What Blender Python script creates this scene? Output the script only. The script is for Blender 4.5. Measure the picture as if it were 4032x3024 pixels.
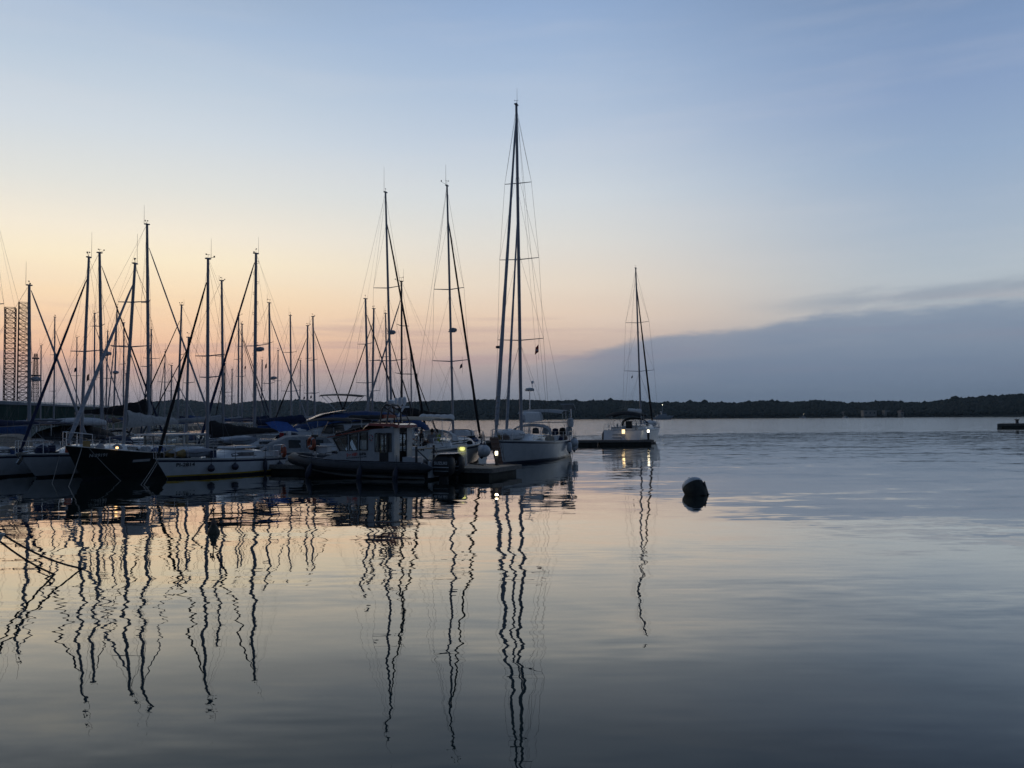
import bpy, bmesh, math, random
import numpy as np
from mathutils import Vector, Matrix

for o in list(bpy.data.objects):
    bpy.data.objects.remove(o, do_unlink=True)
SC = bpy.context.scene
COL = SC.collection
R = math.radians
rnd = random.Random(7)

# ------------------------------------------------------------------ camera
FPX, CX, CY, CAMH = 3261.0, 2016.0, 1512.0, 2.6
PITCH = math.atan(134.5 / FPX)
ROLL = 0.0071
FWD = Vector((0, math.cos(PITCH), math.sin(PITCH)))
UP0 = Vector((0, -math.sin(PITCH), math.cos(PITCH)))
RT0 = Vector((1, 0, 0))
RT = RT0 * math.cos(ROLL) - UP0 * math.sin(ROLL)
UPV = UP0 * math.cos(ROLL) + RT0 * math.sin(ROLL)
cam = bpy.data.cameras.new('camera')
cam.sensor_width = 36.0
cam.lens = FPX / 4032.0 * 36.0
cam.clip_start = 0.1
cam.clip_end = 9000
camo = bpy.data.objects.new('camera', cam)
COL.objects.link(camo)
camo.matrix_world = Matrix(((RT.x, UPV.x, -FWD.x, 0), (RT.y, UPV.y, -FWD.y, 0), (RT.z, UPV.z, -FWD.z, CAMH), (0, 0, 0, 1)))
SC.camera = camo


def P(px, py, D):
    """world point at forward distance D seen at photo pixel (px, py)"""
    d = FWD * FPX + RT * (px - CX) - UPV * (py - CY)
    return Vector((0, 0, CAMH)) + d * (D / d.y)


def YH(px):
    return 1646.5 - (px - 2016) * 0.0071


# ------------------------------------------------------------------ sky
SC.view_settings.view_transform = 'Standard'
SC.view_settings.look = 'None'
SC.view_settings.exposure = 0.0
SC.view_settings.gamma = 1.0
SC.cycles.max_bounces = 8
SC.cycles.transparent_max_bounces = 16
SC.cycles.volume_bounces = 0
SC.cycles.caustics_reflective = False
SC.cycles.caustics_refractive = False
SC.cycles.sample_clamp_indirect = 4.0


def lin(c):
    return tuple((v / 255 / 12.92) if v / 255 <= 0.04045 else ((v / 255 + 0.055) / 1.055) ** 2.4 for v in c)


class NT:
    """small helper to wire nodes"""
    def __init__(s, tree):
        s.t = tree

    def n(s, kind, **kw):
        nd = s.t.nodes.new(kind)
        for k, v in kw.items():
            setattr(nd, k, v)
        return nd

    def link(s, a, b):
        s.t.links.new(a, b)

    def put(s, sock, v):
        if isinstance(v, bpy.types.NodeSocket):
            s.link(v, sock)
        else:
            sock.default_value = v

    def m(s, op, a, b=0.0, c=0.0, clamp=False):
        nd = s.n('ShaderNodeMath', operation=op, use_clamp=clamp)
        s.put(nd.inputs[0], a)
        s.put(nd.inputs[1], b)
        s.put(nd.inputs[2], c)
        return nd.outputs[0]

    def mr(s, v, a, b, c=0.0, d=1.0, smooth=True):
        nd = s.n('ShaderNodeMapRange', interpolation_type='SMOOTHSTEP' if smooth else 'LINEAR')
        s.put(nd.inputs['Value'], v)
        for i, x in zip(('From Min', 'From Max', 'To Min', 'To Max'), (a, b, c, d)):
            s.put(nd.inputs[i], x)
        return nd.outputs[0]

    def mix(s, f, a, b):
        nd = s.n('ShaderNodeMix', data_type='RGBA')
        s.put(nd.inputs[0], f)
        s.put(nd.inputs[6], a)
        s.put(nd.inputs[7], b)
        return nd.outputs[2]

    def ramp(s, v, stops):
        nd = s.n('ShaderNodeValToRGB')
        e = nd.color_ramp.elements
        stops = sorted(stops, key=lambda q: q[0])
        while len(e) < len(stops):
            e.new(0.5)
        for i, (p, c) in enumerate(stops):
            e[i].position = p
            e[i].color = (*c, 1)
        s.put(nd.inputs[0], v)
        return nd.outputs[0]

    def noise(s, vec, scale, detail=2.0, rough=0.5, color=False):
        nd = s.n('ShaderNodeTexNoise')
        s.put(nd.inputs['Vector'], vec)
        nd.inputs['Scale'].default_value = scale
        nd.inputs['Detail'].default_value = detail
        nd.inputs['Roughness'].default_value = rough
        return nd.outputs['Color' if color else 'Fac']

    def xyz(s, x, y, z):
        nd = s.n('ShaderNodeCombineXYZ')
        for i, v in enumerate((x, y, z)):
            s.put(nd.inputs[i], v)
        return nd.outputs[0]

    def sep(s, v):
        nd = s.n('ShaderNodeSeparateXYZ')
        s.put(nd.inputs[0], v)
        return nd.outputs


W = bpy.data.worlds.new('World')
SC.world = W
W.use_nodes = True
W.node_tree.nodes.clear()
w = NT(W.node_tree)
tc = w.n('ShaderNodeTexCoord')
sx, sy, sz = w.sep(tc.outputs['Generated'])
el = w.m('ARCSINE', sz)
az = w.m('ARCTAN2', sx, sy)
ELMAX = 1.5708


def elp(y):
    return max(0.0, math.atan((1646 - y) / FPX)) / ELMAX


def skyramp(rows, zen, k=1.0):
    st = [(elp(y) * k, lin(c)) for y, c in rows]
    st += [(0.42, lin(zen)), (0.75, lin(tuple(v * 0.75 for v in zen)))]
    return w.ramp(w.m('DIVIDE', el, ELMAX), st)


LEFT = skyramp([(1646, (142, 144, 157)), (1540, (164, 155, 162)), (1460, (199, 171, 161)), (1390, (238, 190, 162)), (1290, (251, 208, 170)),
                (1160, (255, 225, 187)), (1010, (255, 239, 208)), (900, (249, 238, 218)), (720, (229, 229, 223)), (480, (210, 219, 227)),
                (240, (191, 206, 222)), (0, (171, 191, 216))], (80, 102, 130), .92)
MID = skyramp([(1646, (128, 138, 153)), (1540, (144, 148, 160)), (1450, (171, 161, 163)), (1360, (211, 186, 172)), (1250, (233, 208, 186)),
               (1120, (235, 220, 202)), (950, (226, 223, 216)), (760, (212, 219, 224)), (540, (191, 205, 222)), (280, (169, 190, 217)),
               (0, (150, 175, 210))], (74, 97, 128))
RIGHT = skyramp([(1646, (114, 132, 152)), (1500, (126, 142, 160)), (1350, (150, 162, 175)), (1200, (175, 184, 191)), (1060, (179, 191, 201)),
                 (860, (169, 185, 203)), (560, (152, 174, 202)), (280, (139, 162, 197)), (0, (128, 153, 190))], (66, 88, 120), .86)
BACK = skyramp([(1646, (46, 63, 79)), (1300, (52, 71, 93)), (800, (58, 79, 106)), (0, (58, 80, 112))], (52, 76, 108))
sky = w.mix(w.mr(az, -0.42, 0.06), LEFT, MID)
sky = w.mix(w.mr(az, 0.0, 0.52), sky, RIGHT)
sky = w.mix(w.mr(w.m('ABSOLUTE', w.m('ADD', az, 0.1)), 0.75, 1.9), sky, BACK)
# soft high veil
dirv = w.xyz(w.m('MULTIPLY', az, 1.3), w.m('MULTIPLY', el, 11.0), 0.0)
veil = w.noise(dirv, 2.2, 5.0, 0.55)
sky = w.mix(w.m('MULTIPLY', w.mr(veil, 0.42, 0.72), 0.09), sky, (*lin((226, 222, 222)), 1))
# streaks low on the left
st = w.noise(w.xyz(w.m('MULTIPLY', az, 2.0), w.m('MULTIPLY', el, 40.0), 3.0), 1.6, 4.0, 0.5)
stm = w.m('MULTIPLY', w.mr(st, 0.50, 0.68), w.m('MULTIPLY', w.mr(el, 0.03, 0.06), w.mr(el, 0.10, 0.15, 1.0, 0.0)))
sky = w.mix(w.m('MULTIPLY', stm, 0.35), sky, (*lin((176, 150, 156)), 1))
# cloud bank to the right
cn = w.noise(w.xyz(w.m('MULTIPLY', az, 7.0), w.m('MULTIPLY', el, 26.0), 0.0), 1.3, 5.0, 0.55)
edge = w.ramp(w.mr(az, -0.2, 0.6, smooth=False), [(0.0, (.040,) * 3), (0.22, (.054,) * 3), (0.3125, (.073,) * 3), (0.434, (.089,) * 3), (0.509, (.101,) * 3),
                                       (0.616, (.110,) * 3), (0.751, (.116,) * 3), (0.846, (.119,) * 3), (1.0, (.119,) * 3)])
cn2 = w.noise(w.xyz(w.m('MULTIPLY', az, 22.0), w.m('MULTIPLY', el, 70.0), 4.0), 1.2, 5.0, 0.6)
rag = w.m('ADD', w.m('MULTIPLY', w.m('SUBTRACT', cn, 0.5), 0.030), w.m('MULTIPLY', w.m('SUBTRACT', cn2, 0.5), 0.012))
dd = w.m('SUBTRACT', w.m('ADD', edge, rag), el)
cm = w.mr(dd, -0.004, 0.008)
cm = w.m('MULTIPLY', cm, w.mr(az, -0.06, 0.20))
cm = w.m('MULTIPLY', cm, w.mr(w.noise(w.xyz(w.m('MULTIPLY', az, 5.0), w.m('MULTIPLY', el, 34.0), 9.0), 1.3, 4.0, 0.5), 0.25, 0.7, 1.0, 0.82))
cloudc = w.ramp(w.m('DIVIDE', el, 0.13), [(0.0, lin((108, 125, 148))), (0.45, lin((119, 135, 158))), (0.85, lin((130, 146, 168))), (1.0, lin((143, 157, 177)))])
sky = w.mix(w.m('MULTIPLY', cm, 0.92), sky, cloudc)
# torn streak above the bank on the far right
sn = w.noise(w.xyz(w.m('MULTIPLY', az, 9.0), w.m('MULTIPLY', w.m('SUBTRACT', el, w.m('MULTIPLY', az, .06)), 55.0), 2.0), 1.1, 5.0, 0.6)
ctr = w.m('ADD', 0.118, w.m('MULTIPLY', az, 0.027))
thick = w.m('ABSOLUTE', w.m('SUBTRACT', el, ctr))
fm = w.m('MULTIPLY', w.mr(w.m('SUBTRACT', w.m('MULTIPLY', sn, 0.024), thick), -0.002, 0.012), w.mr(az, 0.24, 0.42))
sky = w.mix(w.m('MULTIPLY', fm, 0.62), sky, (*lin((144, 156, 172)), 1))
bg = w.n('ShaderNodeBackground')
w.link(sky, bg.inputs[0])
bg.inputs[1].default_value = 1.0
wo = w.n('ShaderNodeOutputWorld')
w.link(bg.outputs[0], wo.inputs[0])


# ------------------------------------------------------------------ materials
def mat(name, col, rough=0.5, metal=0.0, var=0.15, scale=6.0, emit=None, estr=0.0, spec=0.5):
    m = bpy.data.materials.new(name)
    m.use_nodes = True
    t = NT(m.node_tree)
    b = m.node_tree.nodes['Principled BSDF']
    if var > 0:
        tcx = t.n('ShaderNodeTexCoord')
        n = t.noise(tcx.outputs['Object'], scale, 5.0, 0.6)
        f = t.mr(n, 0.3, 0.7)
        c = t.mix(f, (*[v * (1 - var) for v in col], 1), (*[min(1, v * (1 + var)) for v in col], 1))
        t.link(c, b.inputs['Base Color'])
    else:
        b.inputs['Base Color'].default_value = (*col, 1)
    b.inputs['Roughness'].default_value = rough
    b.inputs['Metallic'].default_value = metal
    b.inputs['Specular IOR Level'].default_value = spec
    if emit:
        b.inputs['Emission Color'].default_value = (*emit, 1)
        b.inputs['Emission Strength'].default_value = estr
    return m


M = {}
M['gel'] = mat('white_gelcoat', (.74, .75, .75), .25, var=.08, scale=2)
M['cabin'] = mat('grey_cabin_paint', (.40, .41, .42), .35, var=.14, scale=3)
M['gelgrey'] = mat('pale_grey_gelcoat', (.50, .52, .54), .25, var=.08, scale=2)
M['cream'] = mat('cream_gelcoat', (.62, .60, .54), .3, var=.1, scale=2)
M['deck'] = mat('deck_nonskid', (.66, .67, .66), .6, var=.1, scale=9)
M['black'] = mat('black_hull_paint', (.012, .014, .014), .35, var=.3, scale=3)
M['navy'] = mat('navy_paint', (.012, .02, .05), .3, var=.2)
M['anti'] = mat('antifouling', (.015, .018, .026), .7, var=.4, scale=5)
M['antired'] = mat('red_antifouling', (.07, .02, .018), .7, var=.4, scale=5)
M['yellow'] = mat('yellow_stripe', (.55, .38, .06), .4)
M['alu'] = mat('anodised_mast', (.25, .26, .29), .45, .25, var=.08)
M['dark'] = mat('dark_mast_paint', (.03, .03, .035), .4, var=.2)
M['steel'] = mat('stainless_steel', (.55, .56, .58), .25, 1.0, var=.05)
M['wire'] = mat('rigging_wire', (.16, .16, .17), .4, .7, var=.1)
M['cvnavy'] = mat('navy_canvas', (.012, .022, .065), .9, var=.25, scale=8)
M['cvblue'] = mat('blue_canvas', (.03, .10, .34), .9, var=.2, scale=8)
M['cvmid'] = mat('faded_blue_canvas', (.035, .075, .19), .9, var=.25, scale=8)
M['cvblack'] = mat('black_canvas', (.012, .012, .014), .9, var=.3, scale=8)
M['cvgrey'] = mat('grey_canvas', (.34, .35, .36), .9, var=.18, scale=8)
M['cvwhite'] = mat('white_canvas', (.66, .66, .66), .85, var=.12, scale=8)
M['cvbeige'] = mat('beige_canvas', (.40, .33, .26), .9, var=.18, scale=8)
M['cvbrown'] = mat('brown_canvas', (.16, .12, .10), .9, var=.2, scale=8)
M['sail'] = mat('furled_sailcloth', (.58, .58, .57), .8, var=.15, scale=10)
M['sailgrey'] = mat('grey_sailcloth', (.38, .39, .42), .8, var=.2, scale=10)
M['glass'] = mat('dark_window', (.018, .02, .024), .08, var=.2)
M['rubber'] = mat('black_rubber', (.02, .02, .022), .6, var=.25)
M['fendnavy'] = mat('navy_fender', (.03, .035, .06), .5, var=.25)
M['fendwhite'] = mat('white_fender', (.62, .64, .66), .45, var=.15)
M['orange'] = mat('orange_plastic', (.36, .075, .035), .5, var=.25)
M['redroof'] = mat('red_roof_paint', (.30, .065, .045), .16, var=.2, scale=4)
M['red'] = mat('red_cloth', (.42, .03, .03), .8)
M['white'] = mat('white_paint', (.78, .78, .78), .4, var=.06)
M['blacktext'] = mat('black_lettering', (.015, .015, .02), .5, var=0)
M['greytext'] = mat('pale_lettering', (.45, .47, .48), .5, var=0)
M['redtext'] = mat('red_lettering', (.55, .07, .05), .5, var=0)
M['wood'] = mat('weathered_decking', (.19, .17, .15), .8, var=.35, scale=14)
M['brownwood'] = mat('brown_wood', (.12, .06, .035), .7, var=.35, scale=10)
M['concrete'] = mat('wet_concrete', (.12, .115, .10), .8, var=.4, scale=3)
M['floatm'] = mat('weedy_float', (.022, .024, .018), .7, var=.5, scale=4)
M['rope'] = mat('mooring_rope', (.30, .28, .25), .9, var=.2)
M['ropedark'] = mat('dark_rope', (.05, .05, .055), .9, var=.2)
M['hypalon'] = mat('dark_hypalon', (.030, .034, .042), .55, var=.2, scale=4)
M['hypgrey'] = mat('grey_hypalon', (.25, .27, .31), .6, var=.15, scale=4)
M['hypyel'] = mat('yellow_hypalon', (.30, .20, .075), .6, var=.2, scale=4)
M['olive'] = mat('dark_olive_plastic', (.045, .045, .028), .6, var=.4)
M['green'] = mat('green_cladding', (.022, .065, .045), .6, var=.18, scale=.6)
M['fascia'] = mat('pale_fascia', (.36, .37, .38), .6, var=.15, scale=.5)
M['rust'] = mat('rusty_steel', (.13, .06, .045), .7, .2, var=.4, scale=.4)
M['stone'] = mat('quay_stone', (.16, .145, .125), .85, var=.35, scale=1.2)
M['wallpale'] = mat('pale_render', (.30, .27, .24), .8, var=.2, scale=.3)
M['roofdull'] = mat('dull_roof_tiles', (.12, .085, .07), .8, var=.25, scale=.5)
M['ship'] = mat('ship_grey', (.30, .33, .37), .5, var=.1, scale=.3)
M['skin'] = mat('skin', (.42, .25, .18), .6, var=.08)
M['hair'] = mat('dark_hair', (.02, .016, .014), .7)
M['shirtgrey'] = mat('grey_shirt', (.30, .31, .36), .9, var=.15)
M['lime'] = mat('lime_shirt', (.36, .42, .06), .9, var=.15)
M['pinkish'] = mat('dusty_pink_shirt', (.30, .20, .19), .9, var=.15)
M['trousers'] = mat('dark_trousers', (.03, .03, .04), .9)
M['lampwarm'] = mat('warm_lamp', (.8, .7, .5), .4, var=0, emit=(1.0, .72, .36), estr=1.6)
M['lampwhite'] = mat('bright_lamp', (.8, .75, .6), .4, var=0, emit=(1.0, .90, .68), estr=5.0)
M['lampyel'] = mat('yellow_lamp', (.7, .7, .4), .4, var=0, emit=(.80, .78, .25), estr=.9)
M['lampamber'] = mat('amber_lamp', (.8, .6, .4), .4, var=0, emit=(1.0, .58, .22), estr=3.0)


def glassmat(name, tint, refl=0.12):
    m = bpy.data.materials.new(name)
    m.use_nodes = True
    t = NT(m.node_tree)
    m.node_tree.nodes.clear()
    a = t.n('ShaderNodeBsdfTransparent')
    a.inputs[0].default_value = (*tint, 1)
    g = t.n('ShaderNodeBsdfGlossy')
    g.inputs['Roughness'].default_value = .04
    lw = t.n('ShaderNodeLayerWeight')
    lw.inputs[0].default_value = .25
    mx = t.n('ShaderNodeMixShader')
    t.link(t.m('ADD', t.m('MULTIPLY', lw.outputs['Fresnel'], .6), refl * .4), mx.inputs[0])
    t.link(a.outputs[0], mx.inputs[1])
    t.link(g.outputs[0], mx.inputs[2])
    o = t.n('ShaderNodeOutputMaterial')
    t.link(mx.outputs[0], o.inputs[0])
    return m


M['pane'] = glassmat('tinted_glass', (.84, .86, .86))
M['vinyl'] = glassmat('clear_vinyl', (.80, .80, .80))


# ------------------------------------------------------------------ mesh helpers
class MB:
    def __init__(s):
        s.v = []
        s.f = []
        s.mi = []

    def add(s, vs, fs, mi=0):
        k = len(s.v)
        s.v += [tuple(p) for p in vs]
        s.f += [tuple(i + k for i in f) for f in fs]
        s.mi += [mi] * len(fs)
        return s

    def box(s, c, size, mi=0, rz=0.0, taper=1.0, rot=None):
        hx, hy, hz = size[0] / 2, size[1] / 2, size[2] / 2
        vs = []
        for z, k in ((-hz, 1.0), (hz, taper)):
            for x, y in ((-hx, -hy), (hx, -hy), (hx, hy), (-hx, hy)):
                p = Vector((x * k, y * k, z))
                if rot is not None:
                    p = rot @ p
                elif rz:
                    p = Matrix.Rotation(rz, 3, 'Z') @ p
                vs.append(p + Vector(c))
        return s.add(vs, [(3, 2, 1, 0), (4, 5, 6, 7), (0, 1, 5, 4), (1, 2, 6, 5), (2, 3, 7, 6), (3, 0, 4, 7)], mi)

    def tube(s, pts, r, n=6, mi=0, caps=True, flat=1.0, closed=False):
        pts = [Vector(p) for p in pts]
        m = len(pts)
        rs = r if isinstance(r, (list, tuple)) else [r] * m
        ref = None
        rings = []
        for i, p in enumerate(pts):
            if closed:
                d = (pts[(i + 1) % m] - pts[i - 1])
            else:
                d = pts[min(i + 1, m - 1)] - pts[max(i - 1, 0)]
            if d.length < 1e-9:
                d = Vector((0, 0, 1))
            d.normalize()
            if ref is None:
                ref = Vector((0, 0, 1)) if abs(d.z) < .9 else Vector((1, 0, 0))
            a = (ref - d * ref.dot(d))
            if a.length < 1e-6:
                a = d.orthogonal()
            a.normalize()
            ref = a
            b = d.cross(a)
            rings.append([p + (a * math.cos(2 * math.pi * j / n) + b * math.sin(2 * math.pi * j / n) * flat) * rs[i] for j in range(n)])
        return s.loft(rings, True, caps and not closed, mi, wrap=closed)

    def loft(s, rings, closed=True, caps=True, mi=0, wrap=False, band=None):
        n = len(rings[0])
        k = len(s.v)
        for rg in rings:
            s.v += [tuple(p) for p in rg]
        m = len(rings)
        for i in range(m if wrap else m - 1):
            i2 = (i + 1) % m
            for j in range(n if closed else n - 1):
                j2 = (j + 1) % n
                s.f.append((k + i * n + j, k + i * n + j2, k + i2 * n + j2, k + i2 * n + j))
                s.mi.append(band[j] if band else mi)
        if caps and not wrap:
            s.f.append(tuple(k + j for j in reversed(range(n))))
            s.mi.append(mi)
            s.f.append(tuple(k + (m - 1) * n + j for j in range(n)))
            s.mi.append(mi)
        return s

    def lathe(s, prof, n=16, c=(0, 0, 0), rot=None, mi=0):
        rings = []
        for r, z in prof:
            rg = []
            for j in range(n):
                p = Vector((r * math.cos(2 * math.pi * j / n), r * math.sin(2 * math.pi * j / n), z))
                if rot is not None:
                    p = rot @ p
                rg.append(p + Vector(c))
            rings.append(rg)
        return s.loft(rings, True, True, mi)

    def prism(s, poly, y0, y1, mi=0):
        """polygon in x,z extruded along y"""
        n = len(poly)
        vs = [(x, y0, z) for x, z in poly] + [(x, y1, z) for x, z in poly]
        fs = [tuple(range(n)), tuple(reversed(range(n, 2 * n)))]
        fs += [(j, (j + 1) % n + 0, (j + 1) % n + n, j + n)[::-1] for j in range(n)]
        return s.add(vs, fs, mi)

    def build(s, name, mats, parent=None, smooth=40, loc=None):
        me = bpy.data.meshes.new(name)
        me.from_pydata(s.v, [], s.f)
        if not isinstance(mats, (list, tuple)):
            mats = [mats]
        for q in mats:
            me.materials.append(M[q] if isinstance(q, str) else q)
        me.polygons.foreach_set('material_index', s.mi)
        bm = bmesh.new()
        bm.from_mesh(me)
        bmesh.ops.recalc_face_normals(bm, faces=bm.faces)
        bm.to_mesh(me)
        bm.free()
        if smooth:
            me.polygons.foreach_set('use_smooth', [True] * len(me.polygons))
            me.set_sharp_from_angle(angle=R(smooth))
        o = bpy.data.objects.new(name, me)
        COL.objects.link(o)
        if parent is not None:
            o.parent = parent
        if loc is not None:
            o.location = loc
        return o


def tag(o, label, cat=None, group=None, kind=None):
    if label:
        o['label'] = label
    if cat:
        o['category'] = cat
    if group:
        o['group'] = group
    if kind:
        o['kind'] = kind
    return o


def thing(name, label, cat, loc=(0, 0, 0), rz=0.0, group=None):
    e = bpy.data.objects.new(name, None)
    e.empty_display_size = .2
    COL.objects.link(e)
    e.matrix_world = Matrix.Translation(Vector(loc)) @ Matrix.Rotation(rz, 4, 'Z')
    return tag(e, label, cat, group)


def text(name, body, size, origin, xdir, updir, m, parent, width=None, bold=0.0, shear=0.0):
    cu = bpy.data.curves.new(name, 'FONT')
    cu.body = body
    cu.size = size
    cu.extrude = .003
    cu.offset = bold
    cu.shear = shear
    tmp = bpy.data.objects.new(name, cu)
    COL.objects.link(tmp)
    dg = bpy.context.evaluated_depsgraph_get()
    me = bpy.data.meshes.new_from_object(tmp.evaluated_get(dg))
    bpy.data.objects.remove(tmp, do_unlink=True)
    bpy.data.curves.remove(cu)
    me.materials.clear()
    me.materials.append(M[m])
    X = Vector(xdir).normalized()
    Z = X.cross(Vector(updir)).normalized()
    Y = Z.cross(X)
    mtx = Matrix(((X.x, Y.x, Z.x), (X.y, Y.y, Z.y), (X.z, Y.z, Z.z))).to_4x4()
    k = 1.0
    if width:
        xs = [q.co.x for q in me.vertices]
        k = width / max(1e-6, max(xs) - min(xs))
    me.transform(Matrix.Translation(Vector(origin)) @ mtx @ Matrix.Diagonal((k, 1, 1, 1)))
    o = bpy.data.objects.new(name, me)
    COL.objects.link(o)
    o.parent = parent
    return o


# ------------------------------------------------------------------ hulls
class Hull:
    def __init__(s, L, B, fs, fb, ob=.9, os=.0, tm=.42, st=.72, sag=.0, depth=.55, pw=1.7, wl=.86):
        s.__dict__.update(L=L, B=B, fs=fs, fb=fb, ob=ob, os=os, tm=tm, st=st, sag=sag, depth=depth, pw=pw, wl=wl)

    def sheer(s, t):
        return s.fs + (s.fb - s.fs) * t ** 1.6 - s.sag * math.sin(math.pi * t)

    def deckhalf(s, t):
        if t < s.tm:
            return s.B / 2 * (s.st + (1 - s.st) * math.sin(math.pi / 2 * t / s.tm))
        q = (t - s.tm) / (1 - s.tm)
        return max(.02, s.B / 2 * (1 - q ** s.pw * .999) ** .9 if q < 1 else .02)

    def half(s, t, z):
        bd = s.deckhalf(t)
        wf = s.wl - .5 * max(0, (t - .4) / .6) ** 1.4
        k = z / s.sheer(t)
        if k >= 0:
            return bd * (wf + (1 - wf) * min(1, k) ** .75)
        return bd * wf * max(.05, (1 - (-z / s.depth) ** 2))

    def xx(s, t, z):
        k = max(-.4, min(1, z / s.sheer(t)))
        return (t - .5) * s.L - s.ob * (1 - k) * t ** 5 + s.os * (1 - k) * (1 - t) ** 5

    def pt(s, t, z, sg=1):
        return Vector((s.xx(t, z), sg * s.half(t, z), z))

    def build(s, parent, mats, stripe=.09, boot=.10, n=19, sheerstripe=True, name='hull'):
        """mats: body, stripe, boot line, bottom"""
        mb = MB()
        rings = []
        for i in range(n):
            t = (i / (n - 1))
            t = t ** .9
            h = s.sheer(t)
            zs = [h, h - stripe * .5, h - stripe * 1.5, h * .62, h * .36, boot + .07, boot, .0, -.2, -s.depth * .96]
            ring = [s.pt(t, z, 1) for z in zs] + [s.pt(t, z, -1) for z in reversed(zs)]
            rings.append(ring)
        bands = [0, 1 if sheerstripe else 0, 0, 0, 0, 2, 3, 3, 3]
        mb.loft(rings, False, True, 0, band=bands + [3] + bands[::-1])
        hull = mb.build(name, mats, parent, smooth=50)
        return hull

    def deck(s, parent, m='deck', n=15, drop=.015, t0=0.0, t1=.995):
        mb = MB()
        rings = []
        for i in range(n):
            t = t0 + (t1 - t0) * i / (n - 1)
            h = s.sheer(t) - drop
            b = s.deckhalf(t) - .012
            x = s.xx(t, s.sheer(t))
            rings.append([(x, b, h), (x, b * .5, h + .04), (x, 0, h + .055), (x, -b * .5, h + .04), (x, -b, h)])
        mb.loft(rings, False, False)
        d = mb.build('deck', m, parent)
        tr = MB()
        for sg in (1, -1):
            tr.tube([Vector((s.xx(t, s.sheer(t)), sg * s.deckhalf(t), s.sheer(t) + .012)) for t in np.linspace(0.0, 1.0, 18)], .022, 5)
        tr.build('toe_rail', 'cream' if m != 'wood' else 'brownwood', parent)
        return d

    def coachroof(s, parent, t0, t1, h, wf=.62, m='gel', wins=1, wm='glass', slope=.28, rear=.04, wz=(.35, .78), round_=.88):
        mb = MB()
        rings = []
        N = 14
        L = t1 - t0
        for i in range(N):
            q = i / (N - 1)
            t = t0 + L * q
            zb = s.sheer(t) - .03
            up = h * min(1, (1 - q) / slope if slope > 0 else 1) ** .8 if q > 1 - slope else h
            if q < rear:
                up = h * .92
            b = s.deckhalf(t) * wf
            x = s.xx(t, s.sheer(t))
            rings.append([(x, b, zb), (x, b * .96, zb + up * .55), (x, b * round_, zb + up * .95), (x, b * .5, zb + up * 1.06 + .02), (x, 0, zb + up * 1.1 + .02),
                          (x, -b * .5, zb + up * 1.06 + .02), (x, -b * round_, zb + up * .95), (x, -b * .96, zb + up * .55), (x, -b, zb)])
        mb.loft(rings, False, True)
        c = mb.build('coachroof', m, parent, smooth=35)
        if wins:
            for sg in (1, -1):
                ws = np.linspace(.06, 1 - slope * .8, wins + 1)
                for a, b_ in zip(ws[:-1], ws[1:]):
                    gap = .03 if wins > 1 else 0
                    rows = []
                    for q in np.linspace(a + gap, b_ - gap, 5):
                        t = t0 + L * q
                        zb = s.sheer(t) - .03
                        up = h * (min(1, (1 - q) / slope) ** .8 if q > 1 - slope else 1)
                        bb = s.deckhalf(t) * wf
                        x = s.xx(t, s.sheer(t))
                        rows.append([(x, sg * (bb * (1.0 - .04 * wz[0] / .55) + .012), zb + up * wz[0]),
                                     (x, sg * (bb * (.96 - (.96 - round_) * (wz[1] - .55) / .4) + .012), zb + up * wz[1])])
                    g = MB()
                    g.loft(rows, False, False)
                    g.build('window', wm, c)
        return c

    def deckz(s, t):
        return s.sheer(t) + .05


# ------------------------------------------------------------------ boat pieces
def clutter(e, h, spots, seed):
    """bags, cans, coiled ropes and folded canvas lying on a deck, each a part"""
    q = random.Random(seed)
    for t, v in spots:
        x = h.xx(t, h.sheer(t)) + q.uniform(-.1, .1)
        y = h.deckhalf(t) * v
        z = h.deckz(t)
        k = q.choice(('bag', 'can', 'coil', 'fold', 'bag', 'fold'))
        mb = MB()
        if k == 'bag':
            s = q.uniform(.16, .3)
            mb.lathe([(.02, -.02), (s, 0), (s * 1.1, s * .5), (s * .8, s * 1.0), (s * .25, s * 1.3), (.02, s * 1.35)], 10, (x, y, z))
            mb.build('deck_bag', q.choice(('cvbrown', 'cvnavy', 'cvbeige', 'cvgrey', 'cvblack')), e, smooth=60)
        elif k == 'can':
            mb.box((x, y, z + .17), (.30, .16, .34), rz=q.uniform(0, 3), taper=.93)
            mb.tube([(x - .06, y, z + .34), (x - .04, y, z + .40), (x + .06, y, z + .40)], .014, 5)
            mb.build('jerrycan', q.choice(('orange', 'cvnavy', 'hypyel', 'white')), e)
        elif k == 'coil':
            pts = [(x + (.13 + .02 * math.sin(i * .7)) * math.cos(i * .6), y + .12 * math.sin(i * .6), z + .03 + i * .0022) for i in range(50)]
            mb.tube(pts, .014, 5)
            mb.build('rope_coil', q.choice(('rope', 'ropedark', 'cvbeige')), e, smooth=60)
        else:
            L_ = q.uniform(.5, 1.0)
            rg = []
            for i in range(6):
                a = -L_ / 2 + L_ * i / 5
                hh = .18 + .08 * math.sin(i * 2.1 + seed)
                rg.append([(x + a, y - .2, z), (x + a, y - .15, z + hh * .8), (x + a, y, z + hh), (x + a, y + .16, z + hh * .7), (x + a, y + .2, z)])
            mb.loft(rg, False, True)
            mb.build('folded_canvas', q.choice(('cvgrey', 'cvbeige', 'cvbrown', 'cvmid')), e, smooth=60)


def wires(parent, name, pts, r=.006, m='wire', n=4):
    mb = MB()
    mb.tube(pts, r, n)
    return mb.build(name, m, parent, smooth=60)


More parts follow.
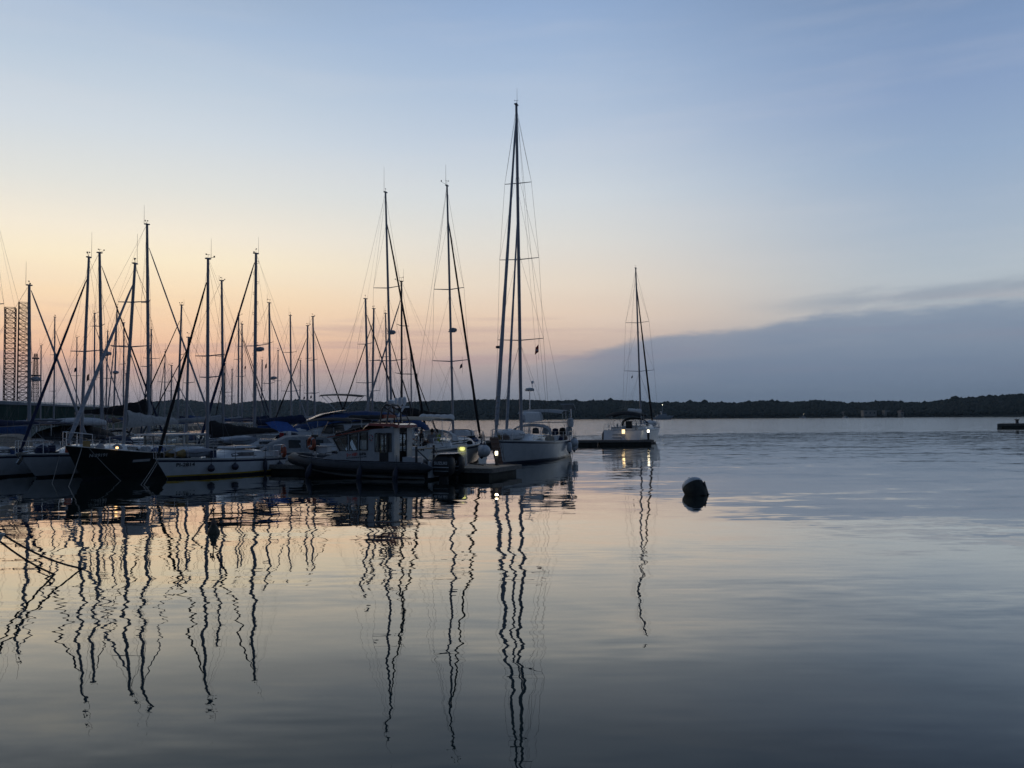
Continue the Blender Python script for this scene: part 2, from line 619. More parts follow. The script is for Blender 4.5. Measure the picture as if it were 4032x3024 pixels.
def mast(parent, base, top, r=.075, m='alu', spreaders=(), hull=None, shroud_t=.55, antenna=1, vane=1, radar=None, steps=False, wr=.006, r2=None, detail=True):
    """base, top: local points.  spreaders: [(fraction, half width, rake)] """
    base = Vector(base)
    top = Vector(top)
    d = top - base
    mb = MB()
    N = 10
    fr = [0, .3, .6, .85, 1.0]
    rr = [r, r, r * .95, r * .85, (r2 or r * .72)]
    mb.tube([base + d * f for f in fr], rr, N, flat=.8)
    mb.box(top + Vector((0, 0, .02)), (r * 3.0, r * 1.4, .06))
    ms = mb.build('mast', m, parent)
    tips = {1: [], -1: []}
    for fspr, hw, rake in spreaders:
        c = base + d * fspr
        for sg in (1, -1):
            tip = c + Vector((-rake, sg * hw, hw * .06))
            sb = MB()
            sb.tube([c, tip], [.032, .02], 6)
            sb.build('spreader', m, ms)
            tips[sg].append(tip)
    if hull:
        for sg in (1, -1):
            ch = hull.pt(shroud_t, hull.sheer(shroud_t), sg) + Vector((0, -sg * .06, 0))
            sl = MB()
            pts = [top - Vector((0, 0, .15))] + tips[sg][::-1] + [ch]
            sl.tube(pts, wr, 4)
            prev = None
            for tp, (fspr, hw, rk) in zip(tips[sg], spreaders):
                nxt = base + d * min(.98, fspr + .27)
                sl.tube([tp, nxt], wr * .8, 4)
            if spreaders:
                c0 = base + d * spreaders[0][0]
                for dx in (.55, -.6):
                    sl.tube([c0 - Vector((0, 0, .1)), hull.pt(shroud_t + dx / hull.L, hull.sheer(shroud_t), sg)], wr * .8, 4)
            sl.build('shroud', 'wire', parent)
    if vane:
        vb = MB()
        o = top + Vector((0, 0, .05))
        vr = Matrix.Rotation(rnd.uniform(0, 6.28), 3, 'Z') * rnd.uniform(.45, .8)
        vb.tube([o, o + vr @ Vector((.02, 0, .32))], .008, 4)
        vb.tube([o + vr @ Vector((-.16, 0, .34)), o + vr @ Vector((.22, .04, .34))], .009, 4)
        vb.box(o + vr @ Vector((-.17, 0, .36)), (.08, .01, .06))
        if rnd.random() < .6:
            vb.tube([o, o + vr @ Vector((.55, .05, .12)), o + vr @ Vector((.62, .05, .22))], .010, 4)
            vb.box(o + vr @ Vector((.62, .05, .20)), (.05, .05, .08))
        vb.build('wind_vane', 'dark', ms)
    if antenna:
        ab = MB()
        o = top + Vector((-.18 if antenna > 0 else .18, .0, .02))
        ab.tube([o, o + Vector((0, 0, abs(antenna)))], [.012, .006], 4)
        ab.build('antenna', 'dark', ms)
    if radar:
        fr_, sg_ = radar
        c = base + d * fr_
        rb = MB()
        o = c + Vector((.36 * sg_, 0, 0))
        rb.tube([c, o + Vector((0, 0, -.1))], .04, 6)
        rb.box((c + o) / 2 + Vector((0, 0, -.14)), (.4, .3, .04))
        rb.lathe([(.10, -.11), (.22, -.10), (.25, 0), (.20, .08), (.05, .12)], 14, o)
        rb.build('radar', 'sailgrey', ms)
    if steps:
        sb = MB()
        for i in range(16):
            c = base + d * (.12 + .055 * i)
            sg = 1 if i % 2 else -1
            sb.tube([c + Vector((0, sg * r * .7, 0)), c + Vector((0, sg * (r + .13), 0)), c + Vector((0, sg * (r + .13), .14)), c + Vector((0, sg * r * .7, .14))], .013, 4)
        sb.build('mast_step', m, ms)
    return ms


def furl(parent, foot, head, r=.085, m='cvnavy', wrap=False, name='furled_sail'):
    foot = Vector(foot)
    head = Vector(head)
    d = head - foot
    mb = MB()
    pts, rs = [], []
    N = 22
    for i in range(N + 1):
        q = i / N
        pts.append(foot + d * q)
        if q < .03:
            k = .3
        elif q > .955:
            k = .22
        else:
            k = (1.0 - .58 * q) * (1 + .07 * math.sin(i * 2.3)) * (.75 + .25 * min(1, q / .10))
        rs.append(r * k)
    mb.tube(pts, rs, 8)
    mb.lathe([(.03, 0), (.11, .02), (.12, .12), (.05, .16)], 10, foot + Vector((0, 0, -.02)))
    if wrap:
        pts2 = [foot + d * (.05 + .13 * i / 30) + Vector((math.cos(i * 1.1), math.sin(i * 1.1), 0)) * r * 1.02 for i in range(31)]
        mb.tube(pts2, .012, 4)
    return mb.build(name, m, parent, smooth=60)


def boom(parent, goose, end, m='alu', cover='cvnavy', h0=.5, h1=.16, wid=.14, stack=True, topping=None):
    goose = Vector(goose)
    end = Vector(end)
    d = end - goose
    b = MB()
    b.tube([goose, end], .065, 8)
    bo = b.build('boom', m, parent)
    if cover:
        rings = []
        N = 16
        for i in range(N + 1):
            q = i / N
            p = goose + d * (.01 + .97 * q)
            hh = (h0 * (1 - q) ** 1.6 + h1 * (1 - (1 - q) ** 1.6)) * (1 + .06 * math.sin(i * 1.9))
            if i == N:
                hh *= .5
            ww = wid * (1.0 - .35 * q) * (1 + .07 * math.sin(i * 2.7 + 1))
            rg = []
            for j in range(10):
                a = 2 * math.pi * j / 10
                rg.append(p + Vector((0, ww * math.sin(a), hh * (.42 - .58 * math.cos(a)) if hh > 0 else 0)))
            rings.append(rg)
        c = MB()
        c.loft(rings, True, True)
        c.build('sail_cover', cover, bo, smooth=60)
    return bo


def sprayhood(parent, hull, t, w, h, ln, m='cvnavy', win='vinyl', z0=None):
    z = hull.deckz(t) if z0 is None else z0
    x = hull.xx(t, hull.sheer(t))
    prof = [(ln, .02, 1.0), (ln * .55, h * .78, .96), (ln * .22, h, .94), (-.05, h * .98, .94)]
    rings = []
    for px, ph, pw in prof:
        rg = []
        for j in range(11):
            a = math.pi * j / 10
            cy = math.cos(a)
            szz = max(0, math.sin(a)) ** .55
            rg.append((x + px, w * pw * cy, z + ph * szz))
        rings.append(rg)
    mb = MB()
    mb.loft(rings[1:], False, False)
    for rg in (rings[1],):
        mb.tube(rg, .03, 5)
    for rg in (rings[0], rings[3]):
        mb.tube(rg, .02, 5)
    s = mb.build('sprayhood', m, parent)
    g = MB()
    g.loft(rings[:2], False, False)
    for j in (3, 7):
        pass
    g.build('hood_window', win, s)
    fr = MB()
    for j in (3, 5, 7):
        fr.tube([rings[0][j], rings[1][j]], .018, 4)
    fr.build('hood_seam', m, s)
    return s


def bimini(parent, x0, x1, w, z, m='cvwhite', legs=None, crown=.10, droop=.14, legz=1.0):
    rings = []
    N = 9
    for i in range(N):
        q = i / (N - 1)
        x = x0 + (x1 - x0) * q
        ez = -droop * abs(2 * q - 1) ** 3 + .03 * math.sin(q * 9)
        top = []
        bot = []
        for j in range(9):
            u = -1 + 2 * j / 8
            zz = z + ez + crown * (1 - u * u)
            top.append((x, w * u, zz))
            bot.append((x, w * u, zz - .025))
        rings.append(top + bot[::-1])
    mb = MB()
    mb.loft(rings, True, True)
    b = mb.build('bimini', m, parent, smooth=60)
    zl = z - legz
    xm = (x0 + x1) / 2
    for sg in (1, -1):
        f = MB()
        for xa in (x0 + .1, xm, x1 - .1):
            f.tube([(xm, sg * w * 1.0, zl), (xa, sg * w * .98, z - .06)], .016, 5)
        f.build('bimini_frame', 'steel', b)
    return b


def rails(parent, hull, t_list, h=.6, stern=True, bow=True):
    st = MB()
    ln = {}
    for sg in (1, -1):
        tops = []
        for t in t_list:
            p = hull.pt(t, hull.sheer(t), sg) + Vector((0, -sg * .05, 0))
            q = p + Vector((0, 0, h))
            st.tube([p, q], .014, 5)
            tops.append(q)
        ln[sg] = tops
    st.build('stanchions', 'steel', parent)
    lb = MB()
    for sg in (1, -1):
        tops = ln[sg]
        pb = hull.pt(.955, hull.sheer(.955), sg) + Vector((0, 0, h))
        ps = hull.pt(.02, hull.sheer(.02), sg) + Vector((0, -sg * .05, h))
        seq = [ps] + tops + [pb]
        lb.tube(seq, .006, 4)
        lb.tube([p - Vector((0, 0, h * .48)) for p in seq], .006, 4)
    lb.build('lifelines', 'wire', parent)
    if bow:
        p = MB()
        tip = Vector((hull.xx(1, hull.sheer(1)) + .06, 0, hull.sheer(1) + h))
        a = [hull.pt(.90, hull.sheer(.9), 1) + Vector((0, 0, h)), hull.pt(.96, hull.sheer(.96), 1) + Vector((0, 0, h)), tip + Vector((0, .08, 0))]
        arc = a + [Vector((v.x, -v.y, v.z)) for v in reversed(a)]
        p.tube(arc, .018, 6)
        p.tube([v - Vector((.0, 0, h * .48)) for v in arc], .014, 5)
        for v in (arc[0], arc[2], arc[-1], arc[-3], arc[1], arc[-2]):
            p.tube([v, v - Vector((.02, 0, h))], .016, 5)
        p.build('pulpit', 'steel', parent)
    if stern:
        p = MB()
        a = [hull.pt(.14, hull.sheer(.14), 1) + Vector((0, -.05, h)), hull.pt(.02, hull.sheer(.02), 1) + Vector((0, -.05, h)), hull.pt(.0, hull.sheer(0), .6) + Vector((.04, 0, h))]
        arc = a + [Vector((v.x, -v.y, v.z)) for v in reversed(a)]
        for half in (arc[:3], arc[3:]):
            p.tube(half, .018, 6)
            p.tube([v - Vector((0, 0, h * .48)) for v in half], .014, 5)
            for v in half:
                p.tube([v, v - Vector((0, 0, h))], .016, 5)
        p.build('pushpit', 'steel', parent)


def stays(parent, hull, top, base, mfrac_top=.97, back=True, fore=None, wr=.006):
    base = Vector(base)
    top = Vector(top)
    if back:
        wires(parent, 'backstay', [top, (hull.xx(0.01, hull.sheer(0)) + .1, 0, hull.sheer(0) + .1)], wr)
    if fore:
        wires(parent, 'forestay', [base + (top - base) * fore, (hull.xx(.985, hull.sheer(1)), 0, hull.sheer(1) + .05)], wr)


GY = 'sailing yachts moored in the marina'


def sailboat(label, bx, D, phi, L, topx, topy, B=None, fs=1.0, fb=1.25, mf=.60, hullm=('gel', 'navy', 'navy', 'anti'), mastm='alu', r=.08,
             furlm='cvnavy', furlr=.085, furlh=.88, spr=(), boomd=None, bcover='cvnavy', bz=1.3, antenna=.9, radar=None, hood='cvnavy', bim=None,
             detail=1, steps=False, coach=.42, ob=.9, os=-.25, st=.74, wins=1, hood_h=.55, boom_h=(.5, .16), boomlen=.40, sag=0.0, deckm='deck',
             by=None, tm=.42, vane=1, name='sailing_yacht', wl=.86, back=True, wr=.006, group=GY, coachm='gel', ct=(.30, .74), sheerstripe=True):
    B = B or L * .31
    h = Hull(L, B, fs, fb, ob=ob, os=os, st=st, sag=sag, tm=tm, wl=wl)
    hd = Vector((math.cos(R(phi)), math.sin(R(phi)), 0))
    mp = P(bx, by or 1655, D)
    org = Vector((mp.x, mp.y, 0)) - hd * ((mf - .5) * L)
    e = thing(name, label, 'sailing yacht', org, R(phi), group)
    inv = e.matrix_world.inverted()
    h.build(e, list(hullm), sheerstripe=sheerstripe)
    h.deck(e, deckm)
    if coach:
        h.coachroof(e, ct[0], ct[1], coach, wins=wins, m=coachm)
    mz = h.deckz(mf) + (coach * .9 if coach and ct[0] < mf < ct[1] - .1 else 0)
    base = Vector(((mf - .5) * L, 0, mz))
    top = inv @ P(topx, topy, D)
    sp = []
    for s_ in spr:
        yb, hw = s_[0], s_[1]
        zz = P(bx, yb, D).z
        f = (zz - base.z) / (top.z - base.z)
        sp.append((f, hw, .12))
    sp.sort()
    rad = None
    if radar:
        zz = P(bx, radar[0], D).z
        rad = ((zz - base.z) / (top.z - base.z), radar[1])
    ms = mast(e, base, top, r=r, m=mastm, spreaders=sp, hull=h, shroud_t=mf - .02, antenna=antenna, vane=vane, radar=rad, steps=steps, wr=wr)
    foot = Vector((h.xx(.985, h.sheer(1)), 0, h.sheer(1) + .12))
    if furlm:
        furl(e, foot, base + (top - base) * furlh + Vector((r, 0, 0)), furlr, furlm)
        stays(e, h, top, base, back=back, fore=None, wr=wr)
    else:
        stays(e, h, top, base, back=back, fore=.97, wr=wr)
    if boomd is None:
        boomd = 0.02
    g = base + Vector((-r - .03, 0, bz - mz + h.deckz(mf)))
    en = Vector((g.x - boomlen * L, boomd, g.z + .10))
    if bcover is not False:
        boom(e, g, en, m=mastm, cover=bcover, h0=boom_h[0], h1=boom_h[1])
        wires(e, 'topping_lift', [en, top - Vector((.1, 0, .1))], .004)
    if hood:
        sprayhood(e, h, ct[0] + .02, h.deckhalf(ct[0]) * .62, hood_h + .0, L * .10, m=hood, z0=h.deckz(ct[0]) + coach * .55)
    if bim:
        bx0, bx1, bzz, bm_ = bim
        bimini(e, (bx0 - .5) * L, (bx1 - .5) * L, h.deckhalf(.15) * .9, bzz, bm_, legz=bzz - h.deckz(.1) - .1)
    if detail:
        rails(e, h, (.18, .34, .5, .66, .82))
        c = MB()
        for sg in (1, -1):
            c.box(((.17 - .5) * L, sg * h.deckhalf(.17) * .62, h.deckz(.17) + .13), (L * .24, .16, .26))
        c.box(((.05 - .5) * L, 0, h.deckz(.05) + .05), (L * .05, h.deckhalf(.05) * 1.1, .14))
        c.build('cockpit_coaming', 'gel', e)
        hb = MB()
        hb.box(((.80 - .5) * L, 0, h.deckz(.8) + .02), (.5, .5, .07))
        hb.build('hatch', 'glass', e)
    return e, h, base, top


def fender(name_label, loc, r=.12, ln=.55, m='fendwhite', ball=False, tip='fendnavy', group=None, tilt=0.0, ropelen=.5, rz=0):
    e = thing('fender', name_label, 'fender', loc, rz, group)
    mb = MB()
    rot = Matrix.Rotation(tilt, 3, 'Y')
    if ball:
        prof = [(.02, -r)] + [(r * math.cos(a), r * math.sin(a)) for a in np.linspace(-1.35, 1.2, 10)] + [(r * .3, r * 1.05)]
    else:
        prof = [(.02, -ln / 2), (r * .55, -ln / 2 + .04), (r, -ln / 2 + .14), (r, ln / 2 - .14), (r * .55, ln / 2 - .04), (.04, ln / 2)]
    mb.lathe(prof, 14, rot=rot)
    mb.build('body', m, e)
    c = MB()
    if ball:
        c.lathe([(r * .34, r * .96), (r * .3, r * 1.15), (.03, r * 1.25)], 10, rot=rot)
        top = r * 1.25
    else:
        c.lathe([(r * .58, ln / 2 - .06), (r * .5, ln / 2 + .02), (.02, ln / 2 + .09)], 10, rot=rot)
        c.lathe([(.02, -ln / 2 - .07), (r * .5, -ln / 2 - .01), (r * .62, -ln / 2 + .05)], 10, rot=rot)
        top = ln / 2 + .09
    c.build('end_cap', tip, e)
    t = MB()
    p = rot @ Vector((0, 0, top - .02))
    t.tube([p, p + Vector((0, 0, ropelen))], .012, 5)
    t.build('lanyard', 'ropedark', e)
    return e


def on_hull(e, h, t, z, sg=1, off=.12):
    p = h.pt(t, z, sg)
    return e.matrix_world @ (p + Vector((0, sg * off, 0)))


def lifebuoy(label, loc, rz=0.0, r=.30, m='orange', group=None):
    e = thing('lifebuoy', label, 'lifebuoy', loc, rz, group)
    a = MB()
    a.tube([(r * math.cos(q), 0, r * math.sin(q)) for q in np.linspace(0, 2 * math.pi, 25)[:-1]], .085, 10, closed=True)
    a.build('ring', m, e)
    b = MB()
    for q in (0.9, 4.0):
        b.tube([((r + .012 * 0) * math.cos(q + k), 0, r * math.sin(q + k)) for k in (-.13, 0, .13)], .094, 10)
    b.build('reflective_band', 'gelgrey', e)
    return e


def flag(label, loc, w_, h_, m='red', rz=0.0, cross=False, group=None, kind='tri'):
    e = thing('flag', label, 'flag', loc, rz, group)
    N = 6
    rows = []
    for i in range(N + 1):
        q = i / N
        y = .03 * math.sin(q * 7)
        if kind == 'droop':
            rows.append([(-.5 * w_ * q, y, -q * h_ * .35), (-.5 * w_ * q - .04 * q, y + .03, -h_ * (.75 + .3 * q))])
        else:
            rows.append([(-w_ * q, y, -.15 * h_ * q), (-w_ * q, y + .02, -h_ + .05 * q)])
    mb = MB()
    back = [[(x, y + .012, z) for x, y, z in r_] for r_ in rows]
    mb.loft([r_ + b_[::-1] for r_, b_ in zip(rows, back)], True, True)
    mb.build('cloth', m, e, smooth=60)
    if cross:
        c = MB()
        for sy_ in (-.03, .045):
            c.box((-.26 * w_, sy_, -.58 * h_), (.30 * w_, .006, .09 * h_))
            c.box((-.26 * w_, sy_, -.58 * h_), (.09 * w_, .006, .26 * h_))
        c.build('white_cross', 'white', e)
    hl = MB()
    hl.tube([(0.01, 0, .4), (.01, 0, -h_ - .3)], .006, 4)
    hl.build('halyard', 'wire', e)
    return e


def dinghy(label, loc, rz, L=2.5, B=1.2, r=.2, m='hypgrey', upside=True, bowm=None, tilt=0.0, group=None, mat_floor='gelgrey'):
    """inflatable tender; upside down by default"""
    e = thing('inflatable_dinghy', label, 'dinghy', loc, rz, group)
    e.matrix_world = e.matrix_world @ Matrix.Rotation(tilt, 4, 'Y')
    pts = [(-L / 2, B / 2 - r, r), (-L * .15, B / 2 - r, r), (L * .18, B / 2 - r * 1.05, r), (L * .36, B * .22, r * .9), (L * .46, 0, r * .8),
           (L * .36, -B * .22, r * .9), (L * .18, -B / 2 + r * 1.05, r), (-L * .15, -B / 2 + r, r), (-L / 2, -B / 2 + r, r)]
    mb = MB()
    rr = [r * .35] + [r] * 7 + [r * .35]
    # finer path
    pth = []
    rad = []
    for i in range(len(pts) - 1):
        for k in range(3):
            q = k / 3
            pth.append(Vector(pts[i]).lerp(Vector(pts[i + 1]), q))
            rad.append(rr[i] * (1 - q) + rr[i + 1] * q)
    pth.append(Vector(pts[-1]))
    rad.append(rr[-1])
    mb.tube(pth, rad, 12)
    mb.build('tube', m, e)
    k = MB()
    rings = []
    for q in np.linspace(-.46, .40, 8):
        b = (B / 2 - r) * (1 if q < .15 else max(.12, 1 - ((q - .15) / .28) ** 1.6))
        dz = r * (1.5 + .45 * math.sin((q + .46) * 3.2))
        rings.append([(q * L, b, r * 1.1), (q * L, b * .6, dz), (q * L, 0, dz + .10), (q * L, -b * .6, dz), (q * L, -b, r * 1.1)])
    k.loft(rings, False, True)
    k.build('bottom', mat_floor, e)
    if bowm:
        for i0, i1 in ((0, 1), (-1, -2)):
            c = MB()
            c.tube([pts[i0], Vector(pts[i0]).lerp(Vector(pts[i1]), .45)], [r * .5, r * 1.04], 12)
            c.build('tube_end', bowm, e)
    l = MB()
    for sg in (1, -1):
        l.tube([(-L * .4, sg * (B / 2 + .01), r * 1.2), (-L * .1, sg * (B / 2 + .02), r * .9), (L * .15, sg * (B / 2 + .01), r * 1.2)], .012, 5)
    l.build('grab_line', 'ropedark', e)
    return e


def rope(label, pts, r=.014, m='rope', group='mooring lines'):
    mb = MB()
    mb.tube(pts, r, 6)
    o = mb.build('mooring_rope', m, None, smooth=60)
    return tag(o, label, 'rope', group)


def sagline(a, b, s=.2, n=8):
    a = Vector(a)
    b = Vector(b)
    return [a.lerp(b, i / n) - Vector((0, 0, s * 4 * (i / n) * (1 - i / n))) for i in range(n + 1)]

#@@SETTING
# ------------------------------------------------------------------ water
def make_water():
    m = bpy.data.materials.new('harbour_water')
    m.use_nodes = True
    m.node_tree.nodes.clear()
    t = NT(m.node_tree)
    geo = t.n('ShaderNodeNewGeometry')
    x, y, z = t.sep(geo.outputs['Position'])
    # calm basin near the boats, breeze-ruffled water far out (edges wander)
    warp = t.noise(t.xyz(t.m('MULTIPLY', x, .012), t.m('MULTIPLY', y, .03), 0.0), 1.0, 3.0)
    yy = t.m('ADD', y, t.m('MULTIPLY', t.m('SUBTRACT', warp, .5), 90.0))
    far = t.mr(yy, 105.0, 135.0)
    mid = t.mr(t.m('ADD', yy, t.m('MULTIPLY', x, .8)), 30.0, 75.0)
    patch = t.noise(t.xyz(t.m('MULTIPLY', x, .16), t.m('MULTIPLY', y, .30), 5.0), 1.0, 4.0)
    pm = t.mr(patch, .32, .68, .35, 1.6)
    shel = t.mr(y, 22.0, 33.0, 1.0, .55)          # a little lee right under the hulls

    def slope(sx_, sy_, sc, det, seed):
        n = t.noise(t.xyz(t.m('MULTIPLY', t.m('ADD', x, t.m('MULTIPLY', y, .12)), sx_), t.m('MULTIPLY', y, sy_), seed), sc, det, .6, True)
        r, g, _ = t.sep(n)
        return t.m('SUBTRACT', r, .5), t.m('SUBTRACT', g, .5)
    a1, _ = slope(.55, 1.0, 1.05, 1.0, 1.0)
    b1, _ = slope(.8, 1.2, 4.6, 2.0, 7.0)
    c1, c2 = slope(.12, .34, 1.0, 2.0, 13.0)
    _, a2 = slope(.26, 1.0, 1.25, 1.0, 17.0)
    _, b2 = slope(.30, 1.2, 4.2, 1.0, 27.0)
    f1, f2 = slope(.5, 1.0, 2.0, 3.0, 21.0)

    def tot(parts):
        s_ = None
        for v, k in parts:
            q = t.m('MULTIPLY', v, k)
            s_ = q if s_ is None else t.m('ADD', s_, q)
        return s_
    Q = WATER
    nx = t.m('MULTIPLY', tot([(a1, Q['ax']), (b1, Q['bx']), (c1, Q['cx'])]), pm)
    ny = t.m('MULTIPLY', t.m('MULTIPLY', tot([(a2, Q['ay']), (b2, Q['by']), (c2, Q['cy'])]), pm), shel)
    nx = t.m('ADD', nx, t.m('MULTIPLY', t.m('MULTIPLY', f1, far), Q['far'] * .6))
    ny = t.m('ADD', ny, t.m('MULTIPLY', t.m('MULTIPLY', t.m('ADD', b2, t.m('MULTIPLY', a2, .35)), mid), Q['mid']))
    ny = t.m('ADD', ny, t.m('MULTIPLY', t.m('MULTIPLY', f2, far), Q['far']))
    nv = t.n('ShaderNodeVectorMath', operation='NORMALIZE')
    t.link(t.xyz(t.m('MULTIPLY', nx, -1.0), t.m('MULTIPLY', ny, -1.0), 1.0), nv.inputs[0])
    nrm = nv.outputs[0]
    gl_ = t.n('ShaderNodeBsdfGlossy')
    gl_.inputs['Color'].default_value = (1.0, .985, .95, 1)
    t.link(t.mr(far, 0.0, 1.0, .0, .10), gl_.inputs['Roughness'])
    t.link(nrm, gl_.inputs['Normal'])
    df = t.n('ShaderNodeBsdfDiffuse')
    df.inputs['Color'].default_value = (.010, .026, .027, 1)
    lw = t.n('ShaderNodeLayerWeight')
    lw.inputs['Blend'].default_value = .5
    t.link(nrm, lw.inputs['Normal'])
    # reflectance against 1 - sin(grazing angle)
    fr = t.ramp(lw.outputs['Facing'], [(0.0, (.03,) * 3), (.45, (.032,) * 3), (.593, (.066,) * 3), (.658, (.108,) * 3), (.724, (.215,) * 3), (.792, (.44,) * 3),
                                       (.864, (.74,) * 3), (.948, (.90,) * 3), (1.0, (.98,) * 3)])
    mx = t.n('ShaderNodeMixShader')
    t.link(fr, mx.inputs[0])
    t.link(df.outputs[0], mx.inputs[1])
    t.link(gl_.outputs[0], mx.inputs[2])
    o_ = t.n('ShaderNodeOutputMaterial')
    t.link(mx.outputs[0], o_.inputs[0])
    mb = MB()
    S = 5000
    mb.add([(-S, -400, 0), (S, -400, 0), (S, 6000, 0), (-S, 6000, 0)], [(0, 1, 2, 3)])
    o = mb.build('water', m, None, smooth=0)
    tag(o, 'calm harbour water mirroring the evening sky', None, None, 'structure')


WATER = dict(ax=.050, bx=.026, cx=.080, ay=.036, by=.040, cy=.064, mid=.060, far=.17)
make_water()


# ------------------------------------------------------------------ far shore
def crowns_mesh(name, centres, radii, m, seed, sub=1):
    rs = np.random.RandomState(seed)
    bm = bmesh.new()
    bmesh.ops.create_icosphere(bm, subdivisions=sub, radius=1.0)
    base = np.array([v.co[:] for v in bm.verts])
    faces = np.array([[v.index for v in f.verts] for f in bm.faces])
    bm.free()
    nv = len(base)
    n = len(centres)
    V = np.repeat(base[None], n, 0)
    V *= (1 + .34 * (rs.rand(n, nv, 1) - .5) * 1.6)
    sc = np.stack([rs.uniform(.8, 1.35, n), rs.uniform(.8, 1.2, n), rs.uniform(.75, 1.25, n)], 1) * radii[:, None]
    V = V * sc[:, None, :] + centres[:, None, :]
    F = (faces[None] + (np.arange(n) * nv)[:, None, None]).reshape(-1, 3)
    me = bpy.data.meshes.new(name)
    V = V.reshape(-1, 3)
    me.vertices.add(len(V))
    me.vertices.foreach_set('co', V.ravel())
    me.loops.add(F.size)
    me.loops.foreach_set('vertex_index', F.ravel())
    me.polygons.add(len(F))
    me.polygons.foreach_set('loop_start', np.arange(0, F.size, 3))
    me.polygons.foreach_set('loop_total', np.full(len(F), 3))
    me.materials.append(m)
    me.update()
    me.validate()
    o = bpy.data.objects.new(name, me)
    COL.objects.link(o)
    return o


M['leaf'] = mat('wood_foliage', (.020, .028, .018), .9, var=.25, scale=.02)
M['soil'] = mat('hill_scrub', (.028, .032, .022), .95, var=.4, scale=.02)
M['shore'] = mat('shore_rock', (.11, .10, .09), .9, var=.4, scale=.08)


def shore(name, prof, D0f, depth, label_h, label_w, seed, ntree, rad, step=14):
    xs = [p[0] for p in prof]
    ys = [p[1] for p in prof]
    pxs = np.arange(xs[0], xs[-1] + 1, step)
    rs = np.random.RandomState(seed)
    mb = MB()
    rings = []
    Q = [-.02, 0.0, .08, .3, .6, 1.0, 1.3, 1.8]

    def ridge(px):
        y = np.interp(px, xs, ys)
        D = D0f(px)
        return max(3.0, CAMH + (YH(px) - y) * (D + depth) / FPX - rad * 1.0)

    def ground(px, q):
        D = D0f(px) + depth * q
        if q <= 0:
            z = -2.0 if q < 0 else .6
        elif q <= 1:
            z = .6 + (ridge(px) - .6) * (q ** .62)
        else:
            z = ridge(px) * (1 - .5 * (q - 1))
        return Vector(((px - 2016) * D / FPX, D, z))
    for px in pxs:
        rings.append([ground(px, q) for q in Q])
    mb.loft(rings, False, False)
    h = mb.build(name, 'soil', None, smooth=60)
    tag(h, label_h, None, None, 'structure')
    cs, rr = [], []
    for k in range(ntree):
        px = rs.uniform(xs[0], xs[-1])
        q = 1.0 if k % 3 == 0 else rs.uniform(.02, 1.0)
        r = rad * rs.uniform(.55, 1.05) * (rs.uniform(1.3, 1.9) if rs.rand() < .02 and q == 1.0 and px > 2250 else 1)
        g = ground(px, q)
        cs.append((g.x, g.y, g.z + r * rs.uniform(.45, .75)))
        rr.append(r)
    wd = crowns_mesh('woodland', np.array(cs), np.array(rr), M['leaf'], seed + 1)
    tag(wd, label_w, None, None, 'stuff')


LEFTP = [(-900, 1632), (330, 1632), (370, 1618), (400, 1621), (450, 1612), (500, 1602), (560, 1591), (620, 1583), (700, 1577), (760, 1580), (800, 1585), (860, 1590), (905, 1597),
         (950, 1588), (1010, 1580), (1060, 1580), (1100, 1579), (1180, 1577), (1240, 1582), (1290, 1591), (1340, 1594), (1500, 1600)]
RIGHTP = [(1180, 1640), (1250, 1600), (1300, 1590), (1330, 1585), (1400, 1583), (1450, 1582), (1500, 1585), (1560, 1588), (1640, 1585), (1700, 1582), (1770, 1581), (1830, 1578),
          (1880, 1577), (1940, 1577), (2000, 1577), (2080, 1579), (2110, 1580), (2180, 1582), (2250, 1580), (2300, 1585), (2340, 1581), (2400, 1578), (2450, 1580), (2520, 1585),
          (2600, 1590), (2700, 1588), (2760, 1586), (2800, 1589), (2900, 1590), (2960, 1585), (3000, 1582), (3080, 1587), (3150, 1586), (3210, 1580), (3300, 1586), (3350, 1592),
          (3420, 1588), (3450, 1583), (3520, 1584), (3560, 1588), (3620, 1590), (3700, 1582), (3800, 1570), (3900, 1565), (4000, 1558), (4100, 1555), (4600, 1545)]
shore('hills', LEFTP, lambda p: 2300.0, 420.0, 'grey wooded hill far behind the masts', 'hazy woodland covering the far left hill', 11, 7000, 6.0)
shore('headland', RIGHTP, lambda p: float(np.interp(p, [1180, 1900, 2600, 4600], [1750, 1400, 1250, 950])), 170.0,
      'dark wooded headland across the bay', 'dark woodland along the far shore', 23, 19000, 3.3)


# buildings on the far shore
def far_building(label, px0, px1, ytop, ybase, D, roof=True, nwin=4, hole=None):
    a = P(px0, ybase, D)
    b = P(px1, ybase, D)
    L = (b - a).length
    H = P(px0, ytop, D).z - a.z
    e = thing('shore_building', label, 'building', ((a.x + b.x) / 2, D, a.z - 2), 0)
    w_ = MB()
    w_.box((0, 4, H / 2 + 1), (L, 9, H + 2))
    w_.build('wall', 'wallpale', e)
    if roof:
        r_ = MB()
        r_.prism([(-L / 2 - .4, H + 2.003), (L / 2 + .4, H + 2.003), (L / 2 - 2, H + 4), (-L / 2 + 2, H + 4)], -1, 9.2)
        r_.build('roof', 'roofdull', e)
    for i in range(nwin):
        x = -L / 2 + L * (i + .6) / (nwin + .2)
        q = MB()
        q.box((x, -.52, 2 + H * .45), (1.5, .06, 2.0))
        q.build('window', 'glass', e)


far_building('pale ruined house with dark window holes below the trees', 3400, 3452, 1616, 1634, 1120, False, 3)
far_building('pale ruined house beside the ruin with window holes', 3484, 3504, 1616, 1634, 1121, False, 1)
far_building('low dull house with pitched roof on the far shore', 3243, 3292, 1626, 1642, 1180, True, 2)
far_building('small pale hut right of the ruins on the far shore', 3546, 3558, 1621, 1636, 1105, True, 1)
far_building('grey boathouse at the waterline of the far shore', 3322, 3342, 1626, 1645, 1150, True, 1)


